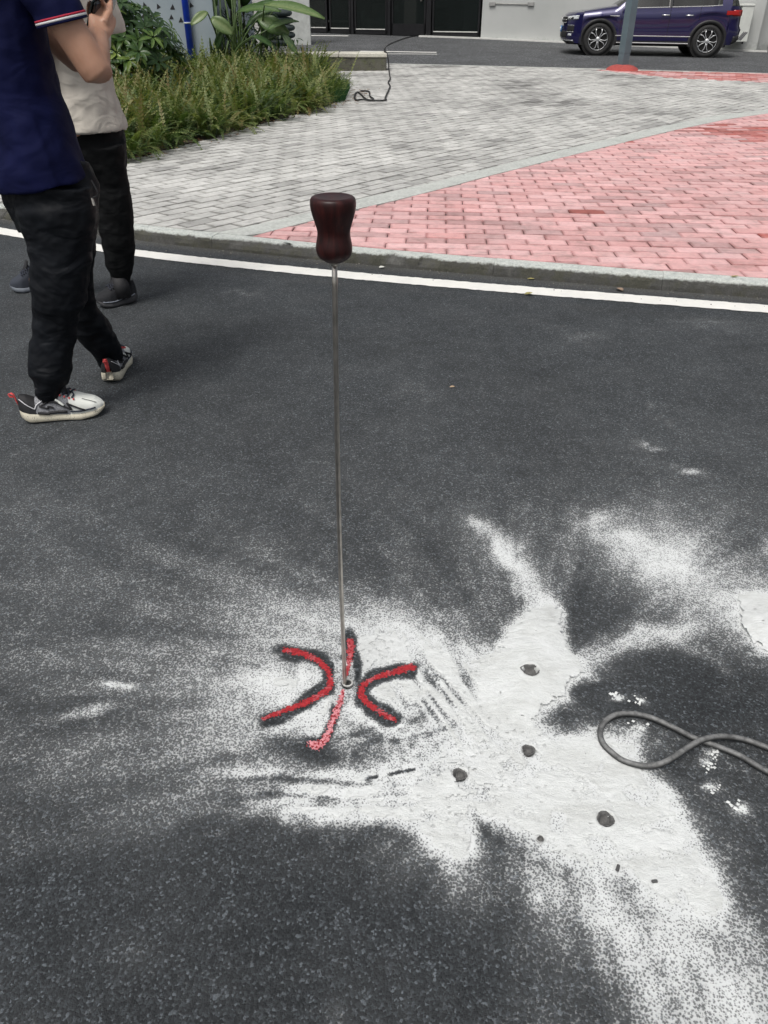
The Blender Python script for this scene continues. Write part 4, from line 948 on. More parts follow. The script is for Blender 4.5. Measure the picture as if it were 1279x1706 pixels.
# ------------------------------------------------------------------ lamp post
polem = simple('grey_blue_post', (.105, .145, .165), .5, var=.12, sc=3)
pc = at(1036, 116.5, PZ); lp = empty('lamp_post', pc, .5, 'grey blue square lamp post on a red concrete foot before the blue car', 'lamp post')
def sqtube(m, z0, z1, w0, w1):
    m.add([(x * w0, y * w0, z0) for x, y in ((-1, -1), (1, -1), (1, 1), (-1, 1))] + [(x * w1, y * w1, z1) for x, y in ((-1, -1), (1, -1), (1, 1), (-1, 1))], [(3, 2, 1, 0), (4, 5, 6, 7), (0, 1, 5, 4), (1, 2, 6, 5), (2, 3, 7, 6), (3, 0, 4, 7)])
m_ = MB(); sqtube(m_, 0, .30, .080, .079); m_.build('post_base', polem, lp); m_ = MB(); sqtube(m_, .302, 4.6, .083, .072); m_.build('post', polem, lp)
m_ = MB(); m_.lathe([(.001, .10), (.12, .095), (.22, .075), (.30, .035), (.33, -.01)], 28); m_.build('foot', concrete_mat('red_painted_concrete', (.40, .075, .065), .3), lp, True)
m_ = MB(); m_.lathe([(.01, 4.6), (.12, 4.62), (.2, 4.75), (.2, 4.95), (.02, 5.1)], 20); m_.build('lamp_head', polem, lp, True)

# ================================================================== PLANTS
def np_join(parts):   # list of (V,Q,tone) -> arrays
    off = 0; VV = []; QQ = []; TT = []
    for V_, Q_, T_ in parts: VV.append(V_); QQ.append(Q_ + off); TT.append(T_); off += len(V_)
    return np.concatenate(VV), np.concatenate(QQ), np.concatenate(TT)
def frond(base, az, L_, lean, droop, tone, n=15, pl=.05, curl=0):
    """sword fern frond: midrib arc with paired leaflets; returns quads"""
    t = np.linspace(.08, 1, n); seg = L_ / n
    ang = lean + droop * t ** 1.3; dx = np.cumsum(np.sin(ang)) * seg; dz = np.cumsum(np.cos(ang)) * seg
    ca, sa = math.cos(az), math.sin(az)
    side = curl * t ** 2 * L_
    P0 = np.stack([base[0] + dx * ca - side * sa, base[1] + dx * sa + side * ca, base[2] + dz], -1)
    T_ = np.stack([np.sin(ang) * ca, np.sin(ang) * sa, np.cos(ang)], -1); Sd = np.array([-sa, ca, 0])
    ln_ = pl * np.clip(np.sin(PI * (t * .86 + .12)) ** .7, .12, 1); wq = seg * .42
    nz = np.cross(T_, Sd)
    V_ = []; 
    for sgn in (-1, 1):
        tip = P0 + sgn * Sd * ln_[:, None] + T_ * (ln_ * .35)[:, None] + nz * (-ln_ * .12)[:, None] + RNG.normal(0, .003, (n, 3))
        midp = P0 * .55 + tip * .45
        V_.append(np.stack([P0 - T_ * wq * .6, midp - T_ * wq, tip, midp + T_ * wq], 1))
    V_ = np.concatenate(V_).reshape(-1, 3); Q_ = np.arange(len(V_)).reshape(-1, 4)
    tn = np.clip(np.tile(np.repeat(tone + .12 * (t - .5), 4), 2) + RNG.normal(0, .03, len(V_)), 0, 1)
    # midrib
    r = .0022; R1 = P0 + Sd * r; R2 = P0 - Sd * r; rv = np.stack([R1, R2], 1).reshape(-1, 3)
    i = np.arange(n - 1) * 2; rq = np.stack([i, i + 1, i + 3, i + 2], -1) + len(V_)
    return np.concatenate([V_, rv]), np.concatenate([Q_, rq]), np.concatenate([tn, np.full(len(rv), min(1, tone + .2))])
fernm = leaf_mat('fern_leaf', [(0, (.020, .045, .012)), (.32, (.058, .098, .024)), (.55, (.105, .145, .036)), (.78, (.185, .21, .07)), (1, (.18, .13, .05))], .55)
parts = []
edge = [(-2.45, 7.45), (-2.0, 8.55), (-1.60, 9.65), (-1.17, 10.8), (-.65, 12.1), (-.40, 13.0), (-.42, 14.2)]
def bed_h(x, y):     # mean fern height
    return .37 + .10 * (fbm(np.array([x * .8]), np.array([y * .8]), 2)[0] - .5) + .012 * (y - 8)
cnt = 0
while cnt < 1050:
    x = random.uniform(-5.5, -.3); y = random.uniform(7.4, 16.3)
    if y > 11.3 and x > -.88 - (y - 13) * .10: continue
    if not in_bed(x, y): continue
    if x < -.5 * y - .2: continue
    dens = 1 if y < 11 else .8
    if random.random() > dens: continue
    ed = min(math.hypot(x - ex, y - ey) for ex, ey in edge); h_ = bed_h(x, y); cnt += 1
    # distance in front of the crown line: edge plants sprawl outward
    nf = 11; near = y < 10.5
    cl = fbm(np.array([x * 1.6 + 3]), np.array([y * 1.6]), 2)[0]; ct = .35 + (cl - .5) * .9
    for k in range(nf):
        tb = 0; az = random.uniform(0, 2 * PI); L_ = random.uniform(.75, 1.15) * h_ * 1.2; lean = random.uniform(.05, .7)
        if ed < .45: az = random.gauss(-.55, 1.1); lean = random.uniform(.25, 1.0); L_ *= .9; tb = .12
        parts.append(frond((x + random.gauss(0, .07), y + random.gauss(0, .07), PZ), az, L_, lean, random.uniform(.7, 2.0), ct + tb + random.gauss(.0, .19), 18 if near else 13, random.uniform(.026, .044), random.uniform(-.25, .25)))
    for k in range(2 if ed > .4 else 0):   # thin upright young fronds, brownish
        parts.append(frond((x + random.gauss(0, .1), y + random.gauss(0, .1), PZ + .05), random.uniform(0, 6.28), h_ * random.uniform(1.0, 1.45), random.uniform(0, .5), random.uniform(.1, 1.3), random.uniform(.5, .92) if y < 13.5 else random.uniform(.45, .75), 13, .020 + .014 * random.random(), random.uniform(-.3, .3)))
# bright grassy tuft at the right tip of the bed
for k in range(260):
    x = random.uniform(-1.2, -.66); y = random.uniform(12.1, 13.8)
    parts.append(frond((x, y, PZ), random.gauss(-.5, 1.3), random.uniform(.22, .42), random.uniform(.2, .8), random.uniform(.2, 1.0), random.uniform(.28, .5), 9, .022))
V_, Q_, T_ = np_join(parts); print('fern quads', len(Q_))
me = npmesh('fern_bed', V_, Q_); fattr(me, 'tone', T_); o = link('fern_bed', me, fernm)
tag(o, 'dense bed of green and olive sword ferns spilling onto the grey pavers', 'ferns', kind='stuff')
# short grass at the tip
gm = leaf_mat('short_grass', [(0, (.012, .06, .02)), (1, (.04, .13, .04))]); parts = []
n = 5000; bx = RNG.uniform(-1.2, -.56, n); by = RNG.uniform(12.2, 14.3, n); ok = bx < -.36 - np.clip(12.6 - by, 0, 2) * .7; bx, by = bx[ok], by[ok]; n = len(bx)
a_ = RNG.uniform(0, 6.28, n); h__ = RNG.uniform(.08, .2, n); wv = .004
V0 = np.stack([bx - wv * np.cos(a_), by - wv * np.sin(a_), np.full(n, PZ)], -1); V1 = np.stack([bx + wv * np.cos(a_), by + wv * np.sin(a_), np.full(n, PZ)], -1); V2 = np.stack([bx + RNG.normal(0, .04, n), by + RNG.normal(0, .04, n), PZ + h__], -1)
V_ = np.stack([V0, V1, V2], 1).reshape(-1, 3); me = npmesh('short_grass', V_, np.arange(3 * n).reshape(-1, 3)); fattr(me, 'tone', np.repeat(RNG.random(n), 3)); tag(link('short_grass', me, gm), 'small patch of short bright green grass at the tip of the fern bed', 'grass', kind='stuff')
# dry litter along the bed edge
li = MB()
for i in range(260):
    t = random.random() * (len(edge) - 1.001); k = int(t); ex = edge[k][0] + (edge[k + 1][0] - edge[k][0]) * (t - k); ey = edge[k][1] + (edge[k + 1][1] - edge[k][1]) * (t - k)
    x, y = ex + random.gauss(.03, .10), ey - random.gauss(.03, .08); a = random.uniform(0, 6.28); l_ = random.uniform(.01, .045); wd = l_ * .3; z = PZ + .005
    li.add([(x, y, z), (x + l_ * math.cos(a) - wd * math.sin(a), y + l_ * math.sin(a) + wd * math.cos(a), z + .006), (x + 2 * l_ * math.cos(a), y + 2 * l_ * math.sin(a), z + .002), (x + l_ * math.cos(a) + wd * math.sin(a), y + l_ * math.sin(a) - wd * math.cos(a), z + .004)], [(0, 1, 2, 3)])
tag(li.build('leaf_litter', simple('litter', (.20, .11, .055), .9, var=.6, sc=30, world=True)), 'brown leaf litter fallen along the edge of the fern bed', 'litter', kind='stuff')

def leaf_blade(base, d, up, L_, W_, bend, tone, n=6, fold=.25, cup=0.0):
    """large single leaf along d, bending towards -z"""
    d = Vector(d).normalized(); up = Vector(up); s = d.cross(up).normalized(); u = s.cross(d).normalized(); vs = []; p = Vector(base); a = 0
    for i in range(n + 1):
        t = i / n; wd = W_ * .5 * (math.sin(PI * (t * .92 + .04)) ** .75) * (1 - .25 * t)
        dirn = d * math.cos(a) - u * math.sin(a); nn = u * math.cos(a) + d * math.sin(a)
        vs += [p - s * wd + nn * (wd * fold), p - s * wd * .5 + nn * wd * fold * .35, p.copy(), p + s * wd * .5 + nn * wd * fold * .35, p + s * wd + nn * (wd * fold)]
        p = p + dirn * (L_ / n); a += bend / n
    fs = [(5 * i + k, 5 * i + k + 1, 5 * i + k + 6, 5 * i + k + 5) for i in range(n) for k in range(4)]
    return np.array([tuple(v) for v in vs]), np.array(fs), np.full(len(vs), tone)
# umbrella shrub (whorls of glossy leaflets)
shm = leaf_mat('shrub_leaf', [(0, (.012, .03, .012)), (.4, (.035, .075, .022)), (.7, (.085, .15, .035)), (1, (.20, .27, .06))], .35)
sh = empty('shrub', (-3.75, 12.2, PZ), 0, 'bushy shrub with whorls of glossy leaves before the blue grey wall', 'shrub')
parts = []; stems = MB()
for k in range(330):
    th = random.uniform(0, 2 * PI); ph = math.acos(random.uniform(-.25, 1)); rr_ = random.uniform(.6, 1.05)
    c = Vector((.98 * math.sin(ph) * math.cos(th) * rr_, .8 * math.sin(ph) * math.sin(th) * rr_, .55 + .78 * math.cos(ph) * rr_))
    if c.z < .05: continue
    lump = vnoise(np.array([c.x * 2.5 + 3]), np.array([c.z * 2.5 + c.y]))[0]; c *= .86 + .28 * lump
    axis_ = (Vector((math.sin(ph) * math.cos(th), math.sin(ph) * math.sin(th), .9))).normalized(); nl = random.randint(6, 8); tn = random.uniform(.1, .55) + (.45 if random.random() < .28 else 0)
    o1 = axis_.orthogonal().normalized(); o2 = axis_.cross(o1); ph0 = random.random() * 6
    for j in range(nl):
        a = ph0 + 2 * PI * j / nl; dd = (o1 * math.cos(a) + o2 * math.sin(a)) + axis_ * random.uniform(.0, .5); parts.append(leaf_blade(c + dd * .02, dd, axis_, random.uniform(.13, .20), random.uniform(.048, .072), random.uniform(.3, 1.0), tn + .1 + random.gauss(0, .05), 4))
    if k % 5 == 0: stems.tube([Vector((c.x * .15, c.y * .15, 0)), Vector((c.x * .6, c.y * .6, c.z * .6)), c], [.014, .009, .004], 5)
V_, Q_, T_ = np_join(parts); me = npmesh('leaves', V_, Q_); fattr(me, 'tone', T_); link('leaves', me, shm, sh, True)
stems.build('stems', simple('bark', (.09, .07, .045), .9), sh, True)
# strelitzia / banana like plant
bn_ = leaf_mat('big_leaf', [(0, (.018, .045, .014)), (.4, (.045, .095, .030)), (.7, (.10, .17, .055)), (1, (.22, .28, .12))], .38)
stk = simple('green_stalk', (.06, .10, .03), .5, var=.4, sc=6)
Y0 = 15.2; root = aty(385, 75, Y0); gp = empty('banana_plant', (root.x, Y0, PZ), 0, 'large leaved banana like plant with broad paddle leaves behind the ferns', 'plant')
def bleaf(px, py, dpx, dpy, L_, W_, bend, tone, Yb=None, up=(0, -.6, 1), stem=True):
    Yb = Yb or Y0; b = aty(px, py, Yb) - Vector((root.x, Y0, PZ)); e = aty(px + dpx, py + dpy, Yb) - Vector((root.x, Y0, PZ)); d = (e - b) + Vector((0, random.uniform(-.25, .05), 0))
    V1_, Q1_, T1_ = leaf_blade(b, d, up, L_, W_, bend, tone, 8, .3); T1_ = T1_ + np.tile([.0, .05, .25, .05, .0], len(V1_) // 5)
    me = npmesh('leaf', V1_, Q1_); fattr(me, 'tone', T1_); o = link('leaf', me, bn_, gp, True); sd_ = o.modifiers.new('solid', 'SOLIDIFY'); sd_.thickness = .004
    if stem:
        m = MB(); s0 = Vector((random.uniform(-.35, .45), random.uniform(-.1, .3), 0)); m.tube(smooth_path([s0, s0.lerp(b, .5) + Vector((0, 0, .15)), b], 5), [.022 - .0012 * i for i in range(11)], 6); m.build('stalk', stk, gp, True)
bleaf(352, 30, 28, 18, .42, .24, .5, .75, 15.0, (0, -.9, .3))
bleaf(440, 8, 60, 4, 1.0, .30, .35, .7, 14.8, (0, -.5, 1))
bleaf(395, 20, 45, -12, .8, .26, .5, .5, 15.2)
bleaf(430, 30, 40, 18, .55, .28, .5, .6, 15.0, (0, -1, .2))
bleaf(455, 25, -6, 30, .5, .2, .3, .25, 15.3, (0, -1, 0))
bleaf(410, 45, 25, -25, .6, .18, .6, .35, 15.4)
bleaf(360, 10, -12, -40, .9, .26, .3, .3, 15.4, (0, -1, 0))
bleaf(385, 15, 2, -50, 1.1, .3, .2, .4, 15.6, (0, -1, 0))
bleaf(405, 10, 14, -40, 1.0, .3, .3, .35, 15.7, (0, -1, 0))
bleaf(372, 50, -12, 25, .4, .14, .4, .2, 15.1, (0, -1, .3))
bleaf(345, 20, -14, 10, .35, .16, .5, .8, 15.0, (0, -1, .4))
bleaf(470, 55, 18, 22, .4, .13, .4, .45, 14.9, (0, -1, .4))
bleaf(420, 60, 30, 10, .45, .16, .6, .3, 14.8, (0, -.6, 1)); bleaf(445, 50, 35, -22, .55, .16, .7, .55, 14.8, (0, -.6, 1))
bleaf(465, 5, -50, 3, .6, .2, .5, .4, 15.3)
for k in range(16):
    m = MB(); x = random.uniform(-.5, .25); m.tube([Vector((x, random.uniform(0, .3), 0)), Vector((x + random.uniform(-.06, .06), .2, .8)), Vector((x + random.uniform(-.15, .15), .2, 1.7))], [.02, .016, .010], 6); m.build('stalk', stk, gp, True)
# dark background foliage behind the banana plant
parts = []
for k in range(1100):
    b = Vector((random.uniform(-1.7, 1.0), random.uniform(1.0, 2.0), random.uniform(.0, 2.2)))
    if k % 2: b = Vector((random.uniform(-.3, .75), random.uniform(.35, 1.3), random.uniform(0, 1.0)))
    elif b.x > .35 and b.z > .8: continue
    dd = Vector((random.gauss(0, 1), random.gauss(0, 1), random.gauss(.3, .6))); parts.append(leaf_blade(b, dd, (0, 0, 1), random.uniform(.1, .25), random.uniform(.03, .07), .6, random.uniform(0, .35), 3))
V_, Q_, T_ = np_join(parts); me = npmesh('leaves', V_, Q_); fattr(me, 'tone', T_); dk = empty('dark_shrub', (root.x, Y0, PZ), 0, 'dark narrow leaved shrub standing in shade behind the big leaved plant', 'shrub'); link('leaves', me, shm, dk, True)
m = MB()
for k in range(8): x = random.uniform(-1.2, .2); m.tube([Vector((x, 1.5, 0)), Vector((x + random.uniform(-.1, .1), 1.4, 1.0)), Vector((x + random.uniform(-.3, .3), 1.4, 2.0))], [.02, .014, .006], 5)
m.build('stems', simple('dark_bark', (.05, .04, .03), .9), dk, True)
# ================================================================== CAR
def make_car():
    k = .975; fw = onw(992, 92); rw = onw(1170, 96); f0 = Vector((fw.x - rw.x, fw.y - rw.y, 0)); k = f0.length / 2.59 * 1.01; f = Vector((-.99, .14, 0)).normalized(); lf = Vector((-f.y, f.x, 0))
    print('car scale', k)
    o0 = (fw + rw) / 2 - lf * .79 * k; gz = (fw.z + rw.z) / 2; za, zb_ = (drive_z(o0.x + f.x * q, o0.y + f.y * q - .6) for q in (1.29, -1.29)); print('wheel ground', za, zb_, gz)
    car = empty('parked_car', (o0.x, o0.y, gz), math.atan2(f.y, f.x), 'dark blue compact SUV parked nose left along the grey white wall', 'car'); car.scale = (k, k, k); car.rotation_euler[1] = -math.atan2(za - zb_, 2.58); car.location.z = (za + zb_) / 2
    paint, nt, b = NM('blue_car_paint'); b.inputs['Base Color'].default_value = (.012, .010, .085, 1); b.inputs['Metallic'].default_value = .35; b.inputs['Roughness'].default_value = .28; b.inputs['Coat Weight'].default_value = 1; b.inputs['Coat Roughness'].default_value = .03
    n = noise(nt, coords(nt), 900, 1); L(nt, ramp(nt, n, [(.35, (.005, .0035, .042)), (.7, (.012, .009, .095))]), b.inputs['Base Color'])
    blk = simple('black_plastic_trim', (.018, .018, .019), .55); chrome = simple('bright_trim', (.75, .76, .76), .2, metal=.7, var=.05); tyre = simple('tyre_rubber', (.02, .02, .02), .75, bmp=.2)
    alloy = simple('alloy_silver', (.60, .61, .62), .3, metal=.6, var=.05); cg = glass_mat('car_glass', (.006, .007, .007)); cg.node_tree.nodes['Mix Shader'].inputs[0].default_value = .22; gloss = simple('gloss_black', (.01, .01, .011), .12)
    lamp = simple('headlamp_lens', (.55, .58, .6), .08, var=.3, sc=40); red = simple('tail_lens', (.35, .012, .012), .12); under = simple('underside', (.01, .01, .01), .9)
    WB = 1.295; AR = .40; WH = .345
    Tt = ([-1.72, -1.4, -.9, -.4, .1, .5, .95, 1.3, 1.72], [1.475, 1.535, 1.57, 1.575, 1.53, 1.34, 1.045, 1.00, .935])
    def T(x): return float(np.interp(x, *Tt))
    def B(x): return float(np.interp(x, [-1.72, -1.2, .8, .95, 1.72], [1.09, 1.05, .985, .97, .90]))
    def Sx(x): return float(np.interp(x, [-1.72, -1.2, 0, .8, 1.72], [.99, .965, .90, .88, .80]))
    def W(x): return float(np.interp(x, [-1.72, -1.3, -.6, .6, 1.3, 1.72], [.885, .905, .895, .895, .905, .885]))
    def zb(x):
        z = .27
        for c in (WB, -WB):
            d = abs(x - c)
            if d < AR: z = max(z, WH - .02 + math.sqrt(AR * AR - d * d))
        return z
    xs = sorted(set([round(v, 3) for v in np.linspace(-1.72, 1.72, 81)] + [round(c + AR * math.cos(a), 3) for c in (WB, -WB) for a in np.linspace(0, PI, 19)])); xs = [x for x in xs if -1.72 <= x <= 1.72]
    def sec(x):
        z0 = zb(x); s, bl, t, w = Sx(x), B(x), T(x), W(x); z0 = min(z0, s - .06); gh = t - bl; ry = max(.56, w * .93 - gh * .42) if gh > .09 else w * .80
        body = [(w * .965, z0), (w * .99, z0 + (s - z0) * .15), (w * .975, z0 + (s - z0) * .45), (w * .985, z0 + (s - z0) * .75), (w * 1.0, s - .05), (w * .975, s), (w * .945, bl)]
        return body + [(ry, t - .06 if gh > .09 else t - .02), (ry * .8, t - .015 if gh > .09 else t - .005), (ry * .4, t), (0, t)]
    secs = [sec(x) for x in xs]; nr = len(secs[0])
    for side in (1, -1):
        V_ = [(x, side * y, z) for x, sc_ in zip(xs, secs) for y, z in sc_]
        def faces(cond): 
            F = []
            for i in range(len(xs) - 1):
                for r in range(nr - 1):
                    xm = (xs[i] + xs[i + 1]) / 2
                    if cond(xm, r): q = (i * nr + r, i * nr + r + 1, (i + 1) * nr + r + 1, (i + 1) * nr + r); F.append(q if side < 0 else q[::-1])
            return F
        sidewin = lambda x, r: r == 6 and -1.5 < x < .72
        wind = lambda x, r: r >= 7 and .16 < x < .93
        m = MB(); m.add(V_, faces(lambda x, r: not sidewin(x, r) and not wind(x, r))); m.build('body_side', paint, car, True)
        m = MB(); m.add(V_, faces(lambda x, r: sidewin(x, r) and not (-.36 < x < -.28))); m.build('side_window', cg, car, True)
        m = MB(); m.add(V_, faces(wind)); m.build('windshield', cg, car, True)
        # pillars, seams, chrome
        for xp in (-.32,):
            m = MB(); s = sec(xp); m.tube([(xp, side * (s[6][0] + .004), s[6][1]), (xp, side * (s[7][0] + .004), s[7][1])], [(.05, .008)] * 2, 6, ref=(1, 0, 0)); m.build('pillar', gloss, car)
        for xp in (.80, -.33, -1.02):
            m = MB(); s = sec(xp); pts = [(xp, side * (y + .0008), z) for y, z in s[0:7]]
            if xp < -1: pts = [(xp + .0, side * (y + .0008), z) for y, z in s[2:7]]
            m.tube(pts, .0045, 4); m.build('door_seam', under, car)
        for z_, mat, h_, x0, x1, nm in ((.43, chrome, .010, -.88, .89, 'chrome_strip'), (.285, chrome, .011, -.86, .85, 'chrome_strip')):
            m = MB(); P = np.linspace(x0, x1, 30); m.tube([(x, side * (W(x) * .985 + .006), z_) for x in P], [(h_, .006)] * 30, 6, ref=(0, 0, 1)); m.build(nm, mat, car)
        m = MB(); P = np.linspace(-.87, .87, 30); m.tube([(x, side * (W(x) * .965 + .002), .33) for x in P], [(.065, .012)] * 30, 8, ref=(0, 0, 1)); m.build('sill_cladding', blk, car)
        m = MB(); P = np.linspace(-1.5, .75, 30); m.tube([(x, side * (sec(x)[6][0] + .004), B(x) + .004) for x in P], [(.008, .004)] * 30, 6, ref=(0, 0, 1)); m.build('window_trim', chrome, car)
        for xh in (.02 - .25, -.78):
            m = MB(); m.tube([(xh - .09, side * (W(xh) + .0), .86), (xh - .06, side * (W(xh) + .035), .865), (xh + .06, side * (W(xh) + .035), .865), (xh + .09, side * W(xh), .86)], [(.013, .01)] * 4, 8); m.build('door_handle', chrome, car, True)
        m = MB(); m.tube([(.86, side * (W(.86) + .004), .83), (1.08, side * (W(1.08) + .002), .835)], [(.010, .005), (.006, .004)], 6, ref=(0, 0, 1)); m.build('fender_badge', chrome, car)
        m = MB(); m.box(.60, .78, side * .91 if side > 0 else side * 1.10, side * 1.10 if side > 0 else side * .91, 1.0, 1.13, ch=.04); m.build('mirror', paint, car, True)
        for c in (WB, -WB):   # arch cladding
            m = MB(); vs = []; A_ = np.linspace(-.35, PI + .35, 30)
            for a in A_:
                for r_, dy in ((AR - .015, -.03), (AR - .012, .010), (AR + .055, .006), (AR + .06, -.01)):
                    x = c + r_ * math.cos(a); z = WH - .02 + r_ * math.sin(a); w = W(max(-1.72, min(1.72, x))); vs.append((x if abs(x) < 1.80 else math.copysign(1.80, x), side * (w * .985 + dy), max(z, .22)))
            m.add(vs, [(4 * i + q, 4 * i + 4 + q, 4 * i + 5 + q, 4 * i + 1 + q) for i in range(29) for q in range(3)]); m.build('arch_cladding', blk, car, True)
            m = MB(); m.tube([(c, side * .60, WH), (c, side * .86, WH)], [AR + .0, AR + .0], 28); m.build('wheel_housing', under, car)
    # nose & tail shells
    yv = np.linspace(-.885, .885, 41)
    def XF(y): return float(np.interp(abs(y), [0, .30, .55, .72, .82, .885], [2.15, 2.13, 2.06, 1.97, 1.87, 1.72]))
    fl = [(.25, -.10), (.32, .0), (.40, .015), (.55, .01), (.66, .0), (.76, -.015), (.84, -.05), (.885, -.12)]
    def fr_x(y, z): return max(1.70, XF(y) + float(np.interp(z, [a for a, _ in fl], [b for _, b in fl])) * min(1, (.90 - abs(y)) / .25))
    m = MB(); vs = []; R = [z for z, _ in fl]; nv = len(R) + 6
    for y in yv:
        for z in R: vs.append((fr_x(y, z), y, z - .0))
        xe = fr_x(y, R[-1]); zt = T(1.72) - .035 * (abs(y) / .885) ** 3 * 1.0
        for j in range(1, 7):
            t = j / 6; vs.append((xe + (1.70 - xe) * t, y, R[-1] + (zt - R[-1]) * (1 - (1 - t) ** 2)))
    m.add(vs, [(i * nv + r, (i + 1) * nv + r, (i + 1) * nv + r + 1, i * nv + r + 1) for i in range(40) for r in range(nv - 1)]); m.build('nose', paint, car, True)
    def XR(y): return -float(np.interp(abs(y), [0, .4, .62, .76, .84, .885], [2.12, 2.10, 2.05, 1.98, 1.88, 1.72]))
    rl = [(.27, .12), (.36, .0), (.58, -.03), (.66, .02), (.85, .03), (.98, .03), (1.06, .09)]
    m = MB(); vs = []; R2 = [z for z, _ in rl]; nv = len(R2)
    def rr_x(y, z): return min(-1.70, XR(y) + float(np.interp(z, [a for a, _ in rl], [b for _, b in rl])) * min(1, (.90 - abs(y)) / .2))
    for y in yv:
        for z in R2: vs.append((rr_x(y, z), y, z))
    m.add(vs, [(i * nv + r, i * nv + r + 1, (i + 1) * nv + r + 1, (i + 1) * nv + r) for i in range(40) for r in range(nv - 1)]); m.build('tail', paint, car, True)
    m = MB(); vs = []
    for y in np.linspace(-1, 1, 21):
        for t in range(6):
            q = t / 5; xx = rr_x(y * .86, 1.06) * (1 - q) + (-1.72) * q; vs.append((xx, y * (.86 * (1 - q) + .66 * q), 1.06 + (1.47 - 1.06) * q + .02 * math.sin(PI * q)))
    m.add(vs, [(i * 6 + r, i * 6 + r + 1, i * 6 + 7 + r, i * 6 + 6 + r) for i in range(20) for r in range(5)]); m.build('rear_window', cg, car, True)
    m = MB(); m.box(-1.95, -1.68, -.62, .62, 1.475, 1.51, ch=.012); m.build('spoiler', paint, car, True)
    def fpatch(name, y0, y1, zf0, zf1, mat, off=.006, n=12, fx=fr_x, sgn=1):
        m = MB(); vs = []
        for i in range(n + 1):
            y = y0 + (y1 - y0) * i / n; t = i / n; a, b_ = zf0(t), zf1(t)
            for q in range(5): z = a + (b_ - a) * q / 4; vs.append((fx(y, z) + off * sgn, y, z))
        m.add(vs, [(i * 5 + r, (i + 1) * 5 + r, (i + 1) * 5 + r + 1, i * 5 + r + 1) for i in range(n) for r in range(4)])
        o = m.build(name, mat, car, True); sd_ = o.modifiers.new('solid', 'SOLIDIFY'); sd_.thickness = .012; sd_.offset = 0; return o
    C = lambda v: (lambda t: v)
    fpatch('grille', -.52, .52, C(.665), C(.80), blk, n=24)
    for z in (.672, .735, .797): fpatch('grille_bar', -.50, .50, C(z - .006), C(z + .006), chrome, .016, 24)
    fpatch('lower_grille', -.60, .60, C(.36), C(.50), blk, n=24); fpatch('lower_lip', -.80, .80, C(.292), C(.312), chrome, .012, 30); fpatch('splitter', -.80, .80, C(.25), C(.29), blk, .004, 30)
    pl = simple('blue_plate', (.06, .22, .50), .4, var=.1)
    fpatch('number_plate', -.22, .22, C(.47), C(.60), pl, .022, 8)
    for i, y in enumerate((-.17, -.11, -.04, .02, .08, .14)): fpatch('plate_mark', y, y + .028, C(.50), C(.57), simple('plate_white', (.7, .72, .72), .5) if i == 0 else bpy.data.materials['plate_white'], .031, 2)
    for s in (1, -1):
        a, b_ = (.50, .845)
        fpatch('headlight', s * a, s * b_, lambda t: .725 + .03 * t, lambda t: .80 + .035 * t, lamp, .007, 14)
        fpatch('headlight_inner', s * .52, s * .76, lambda t: .735 + .02 * t, lambda t: .775 + .02 * t, gloss, .014, 10)
        for yy in (.56, .64): fpatch('projector', s * yy, s * (yy + .05), C(.75), C(.785), chrome, .021, 3)
        fpatch('air_intake', s * .60, s * .80, lambda t: .49 + .01 * t, lambda t: .625, blk, .006, 10); fpatch('intake_trim', s * .60, s * .80, C(.483), C(.493), chrome, .012, 10); fpatch('intake_trim', s * .60, s * .80, C(.622), C(.632), alloy, .012, 10)
        fpatch('fog_lamp', s * .66, s * .76, C(.405), C(.45), lamp, .008, 5)
        fpatch('tail_light', s * .60, s * .87, C(.86), C(.985), red, .008, 10, rr_x, -1)
        m = MB(); m.box(-1.90, -1.62, s * .885 if s > 0 else s * .905, s * .905 if s > 0 else s * .885, .88, .97, ch=.008); m.build('tail_light', red, car)
    fpatch('rear_bumper_cladding', -.84, .84, C(.30), C(.45), blk, .008, 24, rr_x, -1)
    # round badge with V over W
    bx = fr_x(0, .735) + .02; m = MB(); m.tube([(bx, .062 * math.cos(t), .745 + .062 * math.sin(t)) for t in np.linspace(0, 2 * PI, 25)], .0065, 6)
    m.tube([(bx, -.030, .795), (bx, .0, .745), (bx, .030, .795)], .006, 5); m.tube([(bx, -.052, .77), (bx, -.024, .695), (bx, .0, .742), (bx, .024, .695), (bx, .052, .77)], .006, 5); m.build('badge', chrome, car, True)
    m = MB(); m.slab([(1.75, -.8), (1.75, .8), (-1.75, .8), (-1.75, -.8)], .22, .30); m.slab([(2.02, -.5), (2.02, .5), (1.7, .8), (1.7, -.8)], .22, .27); m.build('underbody', under, car)
    m = MB(); m.box(-1.5, .5, -.72, .72, .3, .9); m.build('cabin_floor', under, car)
    for xx in (-.05, -.95):
        for s in (1, -1): m = MB(); m.box(xx - .5, xx - .38, s * .36 - .24, s * .36 + .24, .6, 1.28, ch=.05); m.build('seat', blk, car, True)
